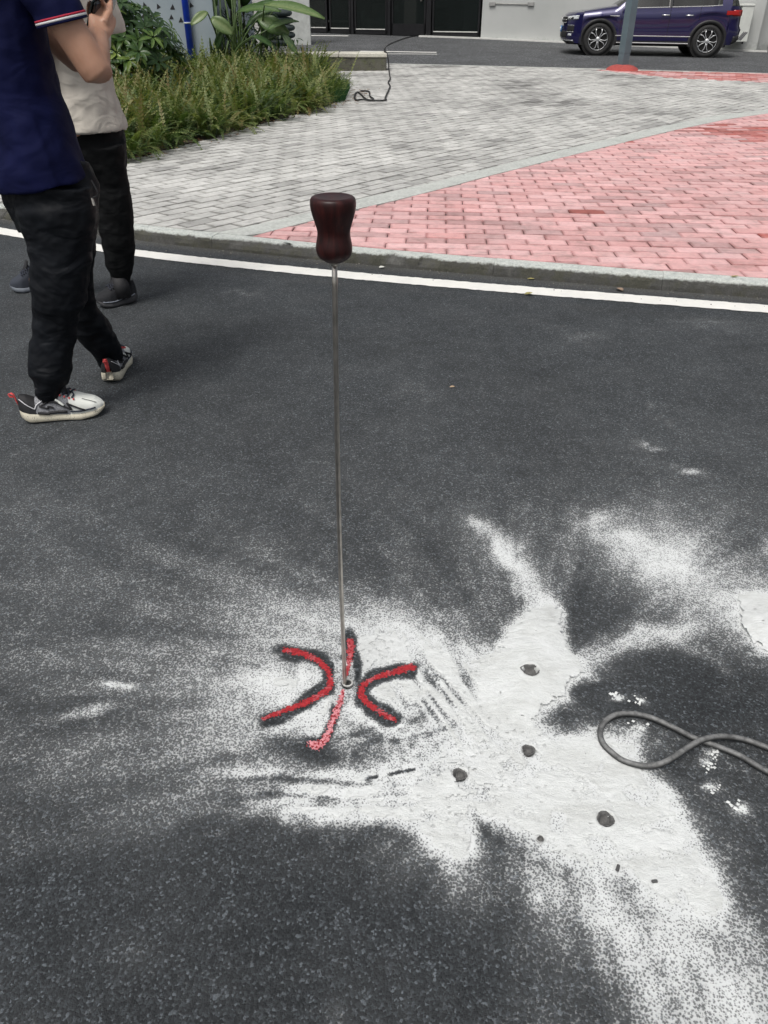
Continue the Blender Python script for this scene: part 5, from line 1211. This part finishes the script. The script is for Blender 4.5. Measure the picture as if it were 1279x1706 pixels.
    # wheels
    for c in (WB, -WB):
        for s in (1, -1):
            MM_ = Matrix.Translation((c, s * .79, WH)) @ Matrix.Rotation(-s * PI / 2, 4, 'X')
            m = MB(); m.lathe([(.235, -.11), (.30, -.115), (.335, -.095), (.345, -.05), (.345, .05), (.335, .095), (.30, .112), (.245, .105), (.238, .09)], 40, MM_); wo = m.build('wheel', tyre, car, True)
            m = MB(); m.lathe([(.243, .104), (.246, .112), (.232, .110), (.225, .06), (.0, .03)], 40, MM_); m.build('rim', gloss, wo, True)
            m = MB(); m.lathe([(.224, .100), (.240, .108), (.247, .106), (.247, .095)], 40, MM_)
            for q in range(5):
                a = 2 * PI * q / 5 + .3
                for da in (-.30, .30):
                    def pp(r, an, h): return MM_ @ Vector((r * math.cos(an), r * math.sin(an), h))
                    m.tube([pp(.035, a + da * .9, .098), pp(.10, a + da * .55, .099), pp(.17, a + da * .62, .103), pp(.228, a + da * 1.12, .103)], [(.011, .008), (.009, .007), (.0095, .007), (.012, .007)], 6)
            m.lathe([(.001, .112), (.045, .110), (.055, .095)], 20, MM_); m.build('spokes', alloy, wo, True)
    return car
make_car()

# ================================================================== PEOPLE
def loft(m, rings, n=28, fold=0.0, seed=0, sub=5, kx=(22, 3)):
    """rings: (centre, a, b, (dirx,diry)) horizontal-ish sections; a along dir, b across. Folded cloth by modulation of the radius."""
    rr = []
    C_ = [Vector(r[0]) for r in rings]; A_ = [Vector((r[1], r[2], 0)) for r in rings]; D_ = [Vector((r[3][0], r[3][1], 0)).normalized() for r in rings]; F_ = [Vector(((r[4] if len(r) > 4 else 1), 0, 0)) for r in rings]
    Cs, As, Ds, Fs = (smooth_path(q, sub) for q in (C_, A_, D_, F_)); vs = []; M_ = len(Cs); ln = 0
    for i in range(M_):
        t = (Cs[min(i + 1, M_ - 1)] - Cs[max(0, i - 1)]).normalized(); d = Ds[i].normalized(); u = (d - t * d.dot(t)).normalized(); v = t.cross(u)
        if i: ln += (Cs[i] - Cs[i - 1]).length
        for k in range(n):
            an = 2 * PI * k / n; f = 0
            if fold:
                f = .5 * math.sin(ln * kx[0] + kx[1] * an * .5 + 2.1 * math.sin(an + seed) + seed) + .35 * math.sin(ln * kx[0] * 2.1 - 2 * an + seed * 3) + .5 * (vnoise(np.array([ln * 14 + seed]), np.array([math.cos(an) * 1.6 + 4 + math.sin(an) * 1.1]))[0] - .5)
            g = 1 + fold * Fs[i].x * f
            ca, sa = math.cos(an), math.sin(an); e = 1
            vs.append(Cs[i] + u * As[i].x * ca * g + v * As[i].y * sa * g)
    fs = [(i * n + k, i * n + (k + 1) % n, (i + 1) * n + (k + 1) % n, (i + 1) * n + k) for i in range(M_ - 1) for k in range(n)]
    c0 = len(vs); vs += [Cs[0], Cs[-1]]; fs += [(c0, (k + 1) % n, k) for k in range(n)] + [(c0 + 1, (M_ - 1) * n + k, (M_ - 1) * n + (k + 1) % n) for k in range(n)]
    return m.add(vs, fs)
def remesh(o, vox, sm=3, disp=None):
    r = o.modifiers.new('weld', 'REMESH'); r.mode = 'VOXEL'; r.voxel_size = vox; r.use_smooth_shade = True
    s = o.modifiers.new('smooth', 'SMOOTH'); s.factor = .5; s.iterations = sm
    if disp:
        tx = bpy.data.textures.new('cloth_folds', 'CLOUDS'); tx.noise_scale = disp[1]; tx.noise_depth = 1
        d = o.modifiers.new('folds', 'DISPLACE'); d.texture = tx; d.strength = disp[0]; d.mid_level = .5; d.texture_coords = 'LOCAL'
    return o
def ringpx(py, xl, xr, Y, depth=.9, d=(1, 0), f=1.0):
    a = aty(xl, py, Y); b = aty(xr, py, Y); c = (a + b) / 2; w = (b - a).length / 2; return (c, w, w * depth, d, f)
skin, nt_, b_ = NM('skin'); v_ = coords(nt_, True); n_ = noise(nt_, v_, 14, 3); n2_ = noise(nt_, v_, 300, 2)
L(nt_, ramp(nt_, n_, [(.3, (.40, .215, .140)), (.7, (.50, .285, .195))]), b_.inputs['Base Color']); b_.inputs['Roughness'].default_value = .5; b_.inputs['Subsurface Weight'].default_value = .12; b_.inputs['Subsurface Radius'].default_value = (.012, .004, .002); bump(nt_, b_, n2_, .12, .001)
navy = cloth_mat('navy_pique', (.0024, .0044, .036), .8, .0, .2, .22, 5); blackp = cloth_mat('black_pants_cloth', (.0040, .0052, .0075), .6, .0, .3, .42, 6)
beige = cloth_mat('beige_jersey', (.50, .465, .41), .9, .1, .06, .35, 6); black2 = cloth_mat('black_pants_soft', (.0045, .0050, .0056), .75, .0, .3, .30, 6)
hair = simple('black_hair', (.012, .010, .009), .5, bmp=.5, bsc=120)
whitec = simple('white_cloth', (.75, .75, .75), .8, var=.03); redc = simple('red_cloth', (.45, .02, .05), .8, var=.05)

def head(m, c, f):
    """skull, face and neck; c centre, f facing (unit, horizontal)"""
    f = Vector((f[0], f[1], 0)).normalized(); s = Vector((-f.y, f.x, 0)); U = Vector((0, 0, 1)); d = (f.x, f.y)
    loft(m, [(c + f * .015 - U * .125, .035, .03, d), (c + f * .025 - U * .10, .062, .05, d), (c + f * .01 - U * .05, .088, .068, d), (c, .097, .074, d), (c - f * .005 + U * .05, .097, .076, d), (c - f * .005 + U * .09, .075, .062, d), (c + U * .115, .03, .03, d)], 24, sub=3)
    m.tube([c + f * .092 + U * .02, c + f * .108 - U * .015, c + f * .112 - U * .028, c + f * .095 - U * .036], [.008, .012, .015, .010], 8)
    m.tube([c + f * .088 - s * .022 - U * .065, c + f * .098 - U * .064, c + f * .088 + s * .022 - U * .065], [.005, .008, .005], 6)
    for q in (1, -1):
        m.tube([c + s * q * .074 + U * .02 - f * .012, c + s * q * .088 + U * .005 - f * .02, c + s * q * .076 - U * .035 - f * .008], [(.010, .016), (.008, .018), (.008, .010)], 8)
        m.tube([c + f * .083 + s * q * .05 + U * .022, c + f * .092 + s * q * .03 + U * .028, c + f * .09 + s * q * .014 + U * .022], .007, 6)

def hand(m, wrist, palm_dir, across, normal, size=1.0, curl=.9, thumb_side=1):
    """palm + five bent fingers; palm_dir along the hand, across towards the thumb, normal = side the fingers close to"""
    P_, A_, N_ = Vector(palm_dir).normalized(), Vector(across).normalized(), Vector(normal).normalized(); s = size
    m.tube([wrist - P_ * .02, wrist + P_ * .01 * s, wrist + P_ * .045 * s, wrist + P_ * .085 * s, wrist + P_ * .098 * s], [(.022, .027), (.020, .032), (.016, .040), (.014, .041), (.010, .036)], 12, ref=N_)
    for i, (off, ln_) in enumerate(((.030, .070), (.010, .078), (-.011, .073), (-.031, .058))):
        b = wrist + P_ * (.088 - abs(i - 1.2) * .004) * s + A_ * off * s; pts = [b - P_ * .02 * s]; d = P_.copy(); p = b.copy(); pts.append(p.copy()); ang = 0
        for j, fr in enumerate((.44, .32, .24)):
            ang += curl * (.75, 1.0, .6)[j]; d = P_ * math.cos(ang) + N_ * math.sin(ang); p = p + d * ln_ * fr * s; pts.append(p.copy())
        m.tube(smooth_path(pts, 3), [(.0098 - .0003 * k) * s for k in range(len(smooth_path(pts, 3)))], 8)
    b = wrist + P_ * .03 * s + A_ * .03 * s; d1 = (P_ * .6 + A_ * .8 * 1 + N_ * .35).normalized(); d2 = (P_ * .75 + A_ * .15 + N_ * .65).normalized()
    m.tube([b - d1 * .015, b + d1 * .028 * s, b + d1 * .028 * s + d2 * .03 * s, b + d1 * .028 * s + d2 * .052 * s], [.0135 * s, .012 * s, .0108 * s, .0085 * s], 8)

# ---- sneaker
def shoe(parent, heel, toe, style, lift=0.0, name='shoe', pitch=0.0, width=.052):
    heel, toe = Vector(heel), Vector(toe); f = (toe - heel); Ls = f.length; f.normalize(); s = Vector((-f.y, f.x, 0)); U = Vector((0, 0, 1)); R_ = Matrix(((f.x, s.x, 0, heel.x), (f.y, s.y, 0, heel.y), (f.z, 0, 1, heel.z + lift), (0, 0, 0, 1))) @ Matrix.Rotation(-pitch, 4, 'Y')
    t_ = np.linspace(0, 1, 22)
    def wd(t): return width * float(np.interp(t, [0, .04, .12, .3, .5, .72, .88, .96, 1], [.28, .58, .78, .80, .82, 1.0, .86, .55, .15]))
    def off(t): return .004 * math.sin(PI * t)
    def zs0(t): return float(np.interp(t, [0, .1, .7, .9, 1], [.022, .004, .0, .008, .026]))
    def zs1(t): return float(np.interp(t, [0, .12, .35, .6, .85, 1], [.056, .047, .036, .030, .034, .042]))
    m = MB(); vs = []; n = 12
    for t in t_:
        for k in range(n):
            a = 2 * PI * k / n; ca, sa = math.cos(a), math.sin(a); w = wd(t) * (1.08 if sa < 0 else 1.0); vs.append(R_ @ Vector((t * Ls, off(t) + w * (abs(ca) ** .35) * (1 if ca > 0 else -1), (zs0(t) + zs1(t)) / 2 + (zs1(t) - zs0(t)) / 2 * (abs(sa) ** .6) * (1 if sa > 0 else -1))))
    m.add(vs, [(i * n + k, i * n + (k + 1) % n, (i + 1) * n + (k + 1) % n, (i + 1) * n + k) for i in range(21) for k in range(n)] + [tuple(range(n)), tuple(21 * n + k for k in range(n - 1, -1, -1))])
    so_ = m.build(name, style['sole'], parent, True)
    def top(t): return float(np.interp(t, [0, .03, .10, .2, .32, .42, .5, .62, .78, .9, .97, 1], [.082, .108, .104, .088, .098, .126, .116, .098, .078, .066, .052, .040]))
    def up(t, a, e=0.0):     # surface point of the upper, a 0..pi across
        w = (wd(t) * .93) + e; z0 = zs1(t) - .004; ca, sa = math.cos(a), math.sin(a); pw = .55 if t > .35 else .8
        return Vector((t * Ls, off(t) + w * (abs(ca) ** (.75)) * (1 if ca > 0 else -1) * (1 - .30 * sa * (t < .5)), z0 + (top(t) + e - z0) * sa ** pw))
    def patch(nm, t0, t1, a0, a1, mat, e=0.0, nt=16, na=14, par=so_):
        m = MB(); vs = [R_ @ up(t0 + (t1 - t0) * i / nt, a0 + (a1 - a0) * k / na, e) for i in range(nt + 1) for k in range(na + 1)]
        m.add(vs, [(i * (na + 1) + k, (i + 1) * (na + 1) + k, (i + 1) * (na + 1) + k + 1, i * (na + 1) + k + 1) for i in range(nt) for k in range(na)]); return m.build(nm, mat, par, True)
    patch('upper_heel', 0.0, .20, 0, PI, style['heel']); patch('upper_mid', .20, .60, 0, PI, style['mid']); patch('toe_box', .60, .998, 0, PI, style['toe'])
    def stripe(pts, r, mat, nm='stripe'):
        m = MB(); P = [R_ @ up(q.x, q.y, .0030) for q in resample([Vector((t, a, 0)) for t, a in pts], .03)]; m.tube(P, [r * .9] * len(P), 6); m.build(nm, mat, so_, True)
    sd_ = style['side']    # angle side facing the camera: 'low' a near pi or 0
    def A(a): return PI - a if sd_ > 0 else a
    for pts, r, mt in style['stripes']: stripe([(t, A(math.asin(min(.999, h_) ** (1 / (.55 if t > .35 else .8))))) for t, h_ in pts], r, mt)
    # tongue, laces
    m = MB(); m.tube([R_ @ Vector((Ls * .62, off(.6), .088)), R_ @ Vector((Ls * .52, 0, .115)), R_ @ Vector((Ls * .45, 0, .152))], [(.010, .022), (.010, .026), (.006, .024)], 8, ref=s.cross(f)); m.build('tongue', style['heel'], so_, True)
    for q in range(5):
        t = .46 + .050 * q; P = [R_ @ up(t + .012 * (1 if j % 2 else -1), PI / 2 + j * .36 * (1.0), .005) for j in (-2, -1, 0, 1, 2)]; m = MB(); m.tube(smooth_path(P, 3), .0034, 6); m.build('lace', style['lace'], so_, True)
        if style.get('eyelet'): 
            for sg in (-1, 1): m = MB(); m.tube([R_ @ up(t, PI / 2 + sg * .80, .002), R_ @ up(t + .012, PI / 2 + sg * .80, .003)], .004, 6); m.build('eyelet', style['eyelet'], so_, True)
    if style.get('tab'):
        m = MB(); m.tube([R_ @ Vector(p) for p in ((.004, 0, .05), (-.004, 0, .085), (-.007, 0, .108), (-.015, 0, .115), (-.024, 0, .112), (-.021, 0, .103), (-.009, 0, .100))], [(.002, .0075)] * 7, 8, ref=f); m.build('pull_tab', style['tab'], so_, True)
    return so_, R_, Ls
spk, nt_, b_ = NM('speckled_sole'); v_ = coords(nt_); vo_ = N(nt_, 'ShaderNodeTexVoronoi', Scale=190.0); L(nt_, v_, vo_.inputs['Vector'])
L(nt_, mixc(nt_, math_n(nt_, 'LESS_THAN', math_n(nt_, 'ADD', vo_.outputs['Distance'], math_n(nt_, 'MULTIPLY', noise(nt_, v_, 60, 2), .5)), .43), (.62, .58, .46), (.10, .10, .09)), b_.inputs['Base Color']); b_.inputs['Roughness'].default_value = .7
greymesh = simple('grey_mesh', (.22, .225, .24), .7, var=.5, sc=260, bmp=.3, bsc=500); wht = simple('offwhite_upper', (.74, .76, .71), .65, var=.06); blk_ = simple('black_upper', (.012, .012, .014), .7, var=.3, sc=60); pinkred = simple('coral_tab', (.72, .09, .09), .6, var=.1); lace_ = simple('dark_lace', (.02, .025, .04), .8)
silver = simple('silver_piping', (.55, .55, .57), .4)
ST1 = dict(sole=spk, heel=blk_, mid=greymesh, toe=wht, lace=lace_, tab=pinkred, eyelet=pinkred, side=1, stripes=[   # (position along the shoe, height up the side)
    ([(.03, .75), (.09, .55), (.19, .35)], .0020, silver), ([(.19, .35), (.22, .62), (.32, .80), (.42, .92)], .0026, silver), ([(.22, .10), (.40, .10), (.56, .14)], .0060, blk_),
    ([(.25, .50), (.44, .80)], .0038, blk_), ([(.25, .50), (.41, .27)], .0038, blk_), ([(.47, .80), (.37, .55), (.62, .26)], .0038, blk_), ([(.62, .26), (.575, .56)], .0036, blk_), ([(.575, .56), (.78, .20)], .0040, blk_),
    ([(.45, .60), (.54, .42)], .0050, wht), ([(.60, .16), (.75, .18), (.9, .30)], .0035, lace_), ([(.76, .92), (.86, .88), (.92, .78)], .0012, blk_)])
ST1b = dict(ST1); 
darks = simple('dark_sole', (.045, .046, .05), .7, var=.2); darku = simple('dark_knit', (.012, .013, .016), .85, var=.3, sc=120, bmp=.3, bsc=300); paleline = simple('pale_sole_line', (.20, .22, .26), .6)
ST2 = dict(sole=darks, heel=darku, mid=darku, toe=darku, lace=lace_, side=-1, stripes=[([(.1, .06), (.5, .05), (.9, .08)], .003, paleline)])
bluesole = simple('slate_sole', (.16, .18, .21), .6)
ST2b = dict(sole=bluesole, heel=darku, mid=simple('slate_knit', (.03, .036, .05), .85), toe=bpy.data.materials['slate_knit'] if 'slate_knit' in bpy.data.materials else darku, lace=lace_, side=1, stripes=[])

# ---------- person one: navy polo, walking away to the right, holding a phone
p1 = empty('person', (-1.13, 2.72, 0), 0, 'person in navy polo shirt and black jogger pants walking while holding up a phone', 'person')
inv1 = Vector((1.13, -2.72, 0))
def shift(m, v): m.v = [tuple(Vector(q) + v) for q in m.v]; return m
fd = Vector((.76, .65, 0)).normalized(); rt = Vector((fd.y, -fd.x, 0)); fdir = (rt.x, rt.y)    # lateral direction first
def TC(z, dx=0, dy=0): return Vector((-1.145 + dx, 2.70 + dy, z))
# body (skin), one continuous surface
m = MB()
loft(m, [(TC(.80), .16, .11, fdir), (TC(.95), .175, .12, fdir), (TC(1.10), .155, .105, fdir), (TC(1.25), .175, .115, fdir), (TC(1.40), .19, .11, fdir), (TC(1.47), .10, .075, fdir), (TC(1.50), .058, .060, fdir), (TC(1.58) + fd * .02, .055, .058, fdir)], 24)
head(m, TC(1.665) + fd * .035, fd)
shR = Vector((-.985, 2.57, 1.41)); elR = aty(154, 110, 2.58); wrR = aty(163, 58, 2.70)
shL = TC(1.42) - rt * .185; elL = aty(124, 92, 2.98); wrL = aty(161, 50, 2.86)
def arm(sh, el, wr, k=1.0):
    e2 = el + (el - sh).normalized() * .018
    m.tube(smooth_path([sh, sh.lerp(el, .35), sh.lerp(el, .75), e2, el.lerp(wr, .18), el.lerp(wr, .45), el.lerp(wr, .8), wr], 4), [k * x for x in np.interp(np.linspace(0, 1, 29), [0, .15, .3, .43, .5, .62, .85, 1], [.058, .053, .050, .046, .046, .050, .038, .029])], 18)
arm(shR, elR, wrR, .95); arm(shL, elL, wrL, .95)
ph = aty(173, 10, 2.80)   # phone centre
hd = (ph - wrR).normalized()
hand(m, wrR, (aty(170, 34, 2.745) - wrR), Vector((.5, .3, .6)), Vector((-.3, .9, .1)), .95, .62)
hand(m, wrL, (aty(166, 30, 2.82) - wrL), Vector((-.3, -.6, .6)), Vector((.3, -.8, .3)), .92, .7)
for side_, hip, kn, an_ in ((1, TC(.82) + rt * .08, aty(103, 465, 2.61), aty(79, 650, 2.57)), (-1, TC(.82) - rt * .08, aty(128, 485, 2.86), aty(182, 592, 2.97))):
    m.tube(smooth_path([hip, hip.lerp(kn, .5), kn, kn.lerp(an_, .35) + (Vector((-.015, .02, -.03)) if side_ < 0 else Vector((0, 0, 0))), an_ + Vector((0, 0, .0)), an_ + Vector((.012, .01, -.02))], 4), [float(x) for x in np.interp(np.linspace(0, 1, 21), [0, .25, .4, .55, .8, 1], [.08, .062, .042, .040, .030, .024])], 16)
o = shift(m, inv1).build('body', skin, p1, True); remesh(o, .0055, 2)
# polo shirt
m = MB()
hemC = [ (ringpx(303, -42, 160, 2.70)[0]) ]
loft(m, [(TC(.792, .018, 0), .205, .155, fdir, 1), (TC(.84, .012), .202, .153, fdir, 1), (TC(.93, 0), .195, .148, fdir, 1), (TC(1.05, -.012), .186, .142, fdir, 1), (TC(1.18, -.016), .190, .142, fdir, .7), (TC(1.30, -.01), .200, .140, fdir, .4), (TC(1.40), .205, .125, fdir, .2), (TC(1.455), .13, .095, fdir, .1), (TC(1.485), .075, .075, fdir, 0)], 56, .045, 2, 8, (9, 3))
def sleeve(sh, el, t1, ra, rb, seed):
    c0 = sh + (sh - el).normalized() * .02; c1 = sh.lerp(el, t1); ax_ = ((c1 - c0).normalized() * .45 + Vector((.0, .05, -1)) * .55).normalized()
    m.tube(smooth_path([c0, c0.lerp(c1, .4), c1 - ax_ * .035, c1], 5), [float(x) for x in np.interp(np.linspace(0, 1, 16), [0, .3, .7, 1], [.062, ra, rb, rb * 1.02])], 24)
    return c1, ax_, rb
cR, axR, rbR = sleeve(shR, elR + Vector((-.012, 0, .0)), .60, .073, .070, 1); cL, axL, rbL = sleeve(shL, elL, .58, .073, .070, 2)
o = shift(m, inv1).build('polo_shirt', navy, p1, True); remesh(o, .0065, 3, (.018, .09))
for c, a, r_ in ((cR, axR, rbR), (cL, axL, rbL)):
    for off_, wd_, mt, nm in ((-.0105, .0028, redc, 'cuff_red_band'), (-.0045, .0033, whitec, 'cuff_white_band'), (.0020, .0035, navy, 'cuff_edge')):
        q = a.to_track_quat('Z', 'Y').to_matrix().to_4x4(); mm = MB(); mm.lathe([(r_ * 1.02, off_ - wd_), (r_ * 1.035, off_ - wd_ * .7), (r_ * 1.04, off_ + wd_ * .7), (r_ * 1.00, off_ + wd_)], 32, Matrix.Translation(c) @ q); shift(mm, inv1).build(nm, mt, p1, True)
mm = MB(); mm.lathe([(.062, 0), (.074, .0), (.080, -.03), (.085, -.035), (.07, .02), (.062, .03)], 28, Matrix.Translation(TC(1.495))); shift(mm, inv1).build('collar', navy, p1, True)
mm = MB(); q = head_c = TC(1.665) + fd * .035; loft(mm, [(q - fd * .055 - Vector((0, 0, .06)), .066, .045, (-fd.y, fd.x)), (q - fd * .045, .085, .068, (-fd.y, fd.x)), (q - fd * .03 + Vector((0, 0, .06)), .087, .088, (-fd.y, fd.x)), (q - fd * .01 + Vector((0, 0, .105)), .07, .08, (-fd.y, fd.x)), (q + Vector((0, 0, .128)), .03, .035, (-fd.y, fd.x))], 24); shift(mm, inv1).build('hair', hair, p1, True)
# jogger pants
m = MB(); XD = (1, 0)
loft(m, [ringpx(262, 12, 146, 2.70, .75), ringpx(300, 4, 160, 2.69, .75), ringpx(340, 12, 163, 2.68, .75), ringpx(385, 34, 160, 2.68, .72)], 40, .02, 1)
near = [(300, 30, 150, 2.64), (340, 26, 158, 2.64), (385, 38, 157, 2.63), (420, 50, 150, 2.62), (455, 51, 148, 2.61), (490, 53, 140, 2.60), (525, 57, 130, 2.60), (560, 56, 124, 2.60), (595, 50, 119, 2.59), (618, 49, 116, 2.58), (630, 50, 113, 2.575), (640, 55, 105, 2.57), (652, 57, 100, 2.57), (662, 60, 97, 2.57)]
loft(m, [ringpx(py, a, b_, Y, .88, XD, .35 if py < 400 else (1.0 if py < 600 else 1.4)) for py, a, b_, Y in near[:10]] + [ringpx(py, a, b_, Y, .88, XD, .2) for py, a, b_, Y in near[10:]], 44, .050, 3, 7, (46, 2))
loft(m, [ringpx(py, a, b_, Y, .85, XD, g) for py, a, b_, Y, g in ((300, 70, 158, 2.80, .3), (345, 82, 163, 2.80, .4), (400, 92, 158, 2.82, .8), (450, 100, 154, 2.83, 1), (490, 106, 157, 2.85, 1), (520, 113, 166, 2.87, 1), (545, 122, 182, 2.90, 1.2), (562, 132, 192, 2.92, 1.2), (575, 145, 199, 2.94, .5), (590, 158, 203, 2.96, .2), (608, 166, 204, 2.975, .2))], 40, .05, 8, 7, (42, 2))
o = shift(m, inv1).build('jogger_pants', blackp, p1, True); remesh(o, .006, 2, (.013, .05))
zp = aty(153, 330, 2.57) + inv1; mm = MB(); mm.tube([zp, zp + Vector((.004, -.004, -.022))], [(.003, .006), (.004, .006)], 6); mm.build('zip_pull', steel, p1)
mm = MB(); a_ = aty(152, 300, 2.555) + inv1; mm.tube(smooth_path([a_, a_ + Vector((.012, 0, -.04)), zp], 4), .0022, 6); mm.build('zip_line', simple('zip_grey', (.02, .02, .022), .5), p1)
p1o = lambda v: Vector(v) + inv1
s1, Rm, Ls1 = shoe(p1, p1o(at(39, 702, 0)), p1o(at(177, 687, 0)), ST1)
hl = at(185, 641, 0); s2, _, _ = shoe(p1, p1o(hl), p1o(hl + Vector((-.025, .28, 0))), ST1)
for c_ in ((aty(79, 662, 2.57)), (aty(185, 600, 2.975))): mm = MB(); mm.tube([c_ + Vector((0, 0, .05)), c_ - Vector((0, 0, .012))], [.036, .030], 16); shift(mm, inv1).build('sock', blk_, p1, True)
# phone in a flip case, held up
phn = empty('phone', ph, 0, 'dark phone in an open folding case held up by the person in navy', 'phone')
u_ = (aty(182, 2, 2.86) - aty(150, 26, 2.74)).normalized(); w_ = Vector((.35, -.55, .6)); w_ = (w_ - u_ * w_.dot(u_)).normalized(); n__ = u_.cross(w_)
RM = Matrix(((u_.x, w_.x, n__.x, 0), (u_.y, w_.y, n__.y, 0), (u_.z, w_.z, n__.z, 0), (0, 0, 0, 1)))
m = MB(); m.box(-.08, .08, -.038, .038, -.0045, .0045, RM, .004); m.build('phone_body', simple('phone_black', (.012, .014, .016), .25), phn)
m = MB(); m.box(-.076, .076, -.034, .034, .0046, .0056, RM); m.build('screen', simple('phone_screen', (.02, .035, .05), .08), phn)
m = MB(); m.box(-.082, .082, -.040, .040, -.0095, -.0050, RM, .002); m.build('case', simple('case_green_black', (.015, .03, .03), .5), phn)
m = MB(); m.box(-.080, .080, .0, .003, -.085, -.010, RM @ Matrix.Translation((0, .040, 0)), .001); m.build('case_flap', simple('case_flap_blue', (.09, .11, .20), .4), phn)

# ---------- person two: beige t-shirt, walking left behind person one
f2 = Vector((-.96, .25, 0)).normalized(); r2 = Vector((f2.y, -f2.x, 0)); fd2 = (f2.x, f2.y)
c2 = aty(158, 212, 3.86); X2 = c2.x
def T2(z, dx=0): return Vector((X2 + dx, 3.86, z))
p2 = empty('person', (X2, 3.86, 0), 0, 'person in beige t-shirt and black pants half hidden behind the one in navy', 'person'); inv2 = Vector((-X2, -3.86, 0))
m = MB()
loft(m, [(T2(.84, -.02), .085, .14, fd2), (T2(1.0, -.03), .08, .135, fd2), (T2(1.15, -.03), .08, .13, fd2), (T2(1.35, -.01), .10, .16, fd2), (T2(1.43), .10, .18, fd2), (T2(1.49), .062, .07, fd2), (T2(1.60, -.02), .055, .055, fd2)], 24)
head(m, T2(1.69, -.04), f2)
for q in (1, -1):
    sh = T2(1.40) + r2 * .18 * q; el = sh + Vector((-.055, 0, -.28)) + r2 * .02 * q; wr = el + Vector((-.22, .0, .03))
    arm(sh, el, wr, .95); hand(m, wr, Vector((-1, 0, .1)), Vector((0, -.1, 1)), Vector((0, -q * -1, 0)), .95, .5)
kn1, an1 = aty(198, 375, 3.84), aty(198, 462, 3.86); kn2, an2 = aty(95, 380, 3.92), aty(60, 462, 3.97)
for hip, kn, an_ in ((T2(.84) + r2 * .07, kn1, an1), (T2(.84) - r2 * .07, kn2, an2)): m.tube(smooth_path([hip, hip.lerp(kn, .5), kn, kn.lerp(an_, .4), an_, an_ - Vector((0, 0, .05))], 4), [float(x) for x in np.interp(np.linspace(0, 1, 21), [0, .25, .4, .55, .8, 1], [.083, .068, .05, .05, .034, .032])], 16)
o = shift(m, inv2).build('body', skin, p2, True); remesh(o, .006, 2)
m = MB()
loft(m, [ringpx(213, 96, 208, 3.86, 1.35, (1, 0), 1)] + [ringpx(207, 95, 207, 3.86, 1.35, (1, 0), 1), ringpx(180, 94, 197, 3.86, 1.4, (1, 0), 1), ringpx(140, 90, 184, 3.86, 1.45, (1, 0), .8), ringpx(90, 86, 176, 3.86, 1.5, (1, 0), .6), ringpx(40, 90, 178, 3.86, 1.5, (1, 0), .4), (T2(1.40), .125, .19, (1, 0), .2), (T2(1.45), .09, .12, (1, 0), .1), (T2(1.475), .07, .075, (1, 0), 0)], 48, .04, 5, 7, (13, 2))
for q in (1, -1):
    sh = T2(1.40) + r2 * .18 * q; el = sh + Vector((.02, 0, -.29)) + r2 * .02 * q; sleeve(sh, el, .80, .078, .086, 3)
o = shift(m, inv2).build('t_shirt', beige, p2, True); remesh(o, .0065, 3, (.015, .07))
mm = MB(); q = T2(1.69, -.04); loft(mm, [(q - f2 * .055 - Vector((0, 0, .06)), .066, .045, (-f2.y, f2.x)), (q - f2 * .045, .085, .068, (-f2.y, f2.x)), (q - f2 * .03 + Vector((0, 0, .06)), .087, .088, (-f2.y, f2.x)), (q - f2 * .01 + Vector((0, 0, .105)), .07, .08, (-f2.y, f2.x)), (q + Vector((0, 0, .128)), .03, .035, (-f2.y, f2.x))], 24); shift(mm, inv2).build('hair', hair, p2, True)
m = MB()
loft(m, [ringpx(196, 114, 192, 3.86, 1.1), ringpx(225, 112, 206, 3.86, 1.15), ringpx(265, 110, 209, 3.86, 1.1), ringpx(290, 118, 208, 3.86, 1.0)], 40, .02)
loft(m, [ringpx(py, a, b_, Y, .9, (1, 0), g) for py, a, b_, Y, g in ((240, 130, 208, 3.80, .3), (290, 152, 211, 3.81, .6), (340, 160, 219, 3.82, .8), (385, 166, 222, 3.83, 1), (415, 173, 223, 3.84, 1), (438, 176, 222, 3.85, 1), (450, 181, 220, 3.855, .6), (458, 184, 217, 3.86, .2), (472, 186, 215, 3.865, .1))], 40, .04, 4, 7, (40, 2))
loft(m, [ringpx(py, a, b_, Y, .9, (1, 0), 1) for py, a, b_, Y in ((240, 112, 180, 3.92), (290, 96, 156, 3.93), (340, 78, 138, 3.94), (385, 70, 124, 3.95), (420, 60, 104, 3.96), (445, 53, 92, 3.97), (458, 54, 86, 3.975), (470, 57, 84, 3.98))], 40, .04, 6, 7, (40, 2))
o = shift(m, inv2).build('black_pants', black2, p2, True); remesh(o, .007, 2, (.012, .05))
em = aty(171, 268, 3.74) + inv2; mm = MB(); mm.tube([em + Vector((-.013, 0, -.014)), em + Vector((-.010, 0, .010)), em + Vector((0, -.001, .018)), em + Vector((.010, 0, .010)), em + Vector((.013, 0, -.014)), em + Vector((0, -.001, -.018)), em + Vector((-.013, 0, -.014))], .002, 5); mm.tube([em + Vector((-.007, 0, -.004)), em + Vector((.007, 0, -.004))], .002, 5); mm.build('pants_emblem', simple('grey_print_thread', (.28, .28, .28), .6), p2)
p2o = lambda v: Vector(v) + inv2
for c_ in (aty(201, 474, 3.84), aty(68, 472, 3.97)): mm = MB(); mm.tube([c_ + Vector((0, 0, .04)), c_ - Vector((0, 0, .06))], [.038, .042], 16); shift(mm, inv2).build('sock', blk_, p2, True)
shoe(p2, p2o(at(229, 500, 0)), p2o(at(163, 513, 0)), ST2, width=.05)
shoe(p2, p2o(at(86, 478, 0)), p2o(at(19, 487, 0)), ST2b, width=.05)
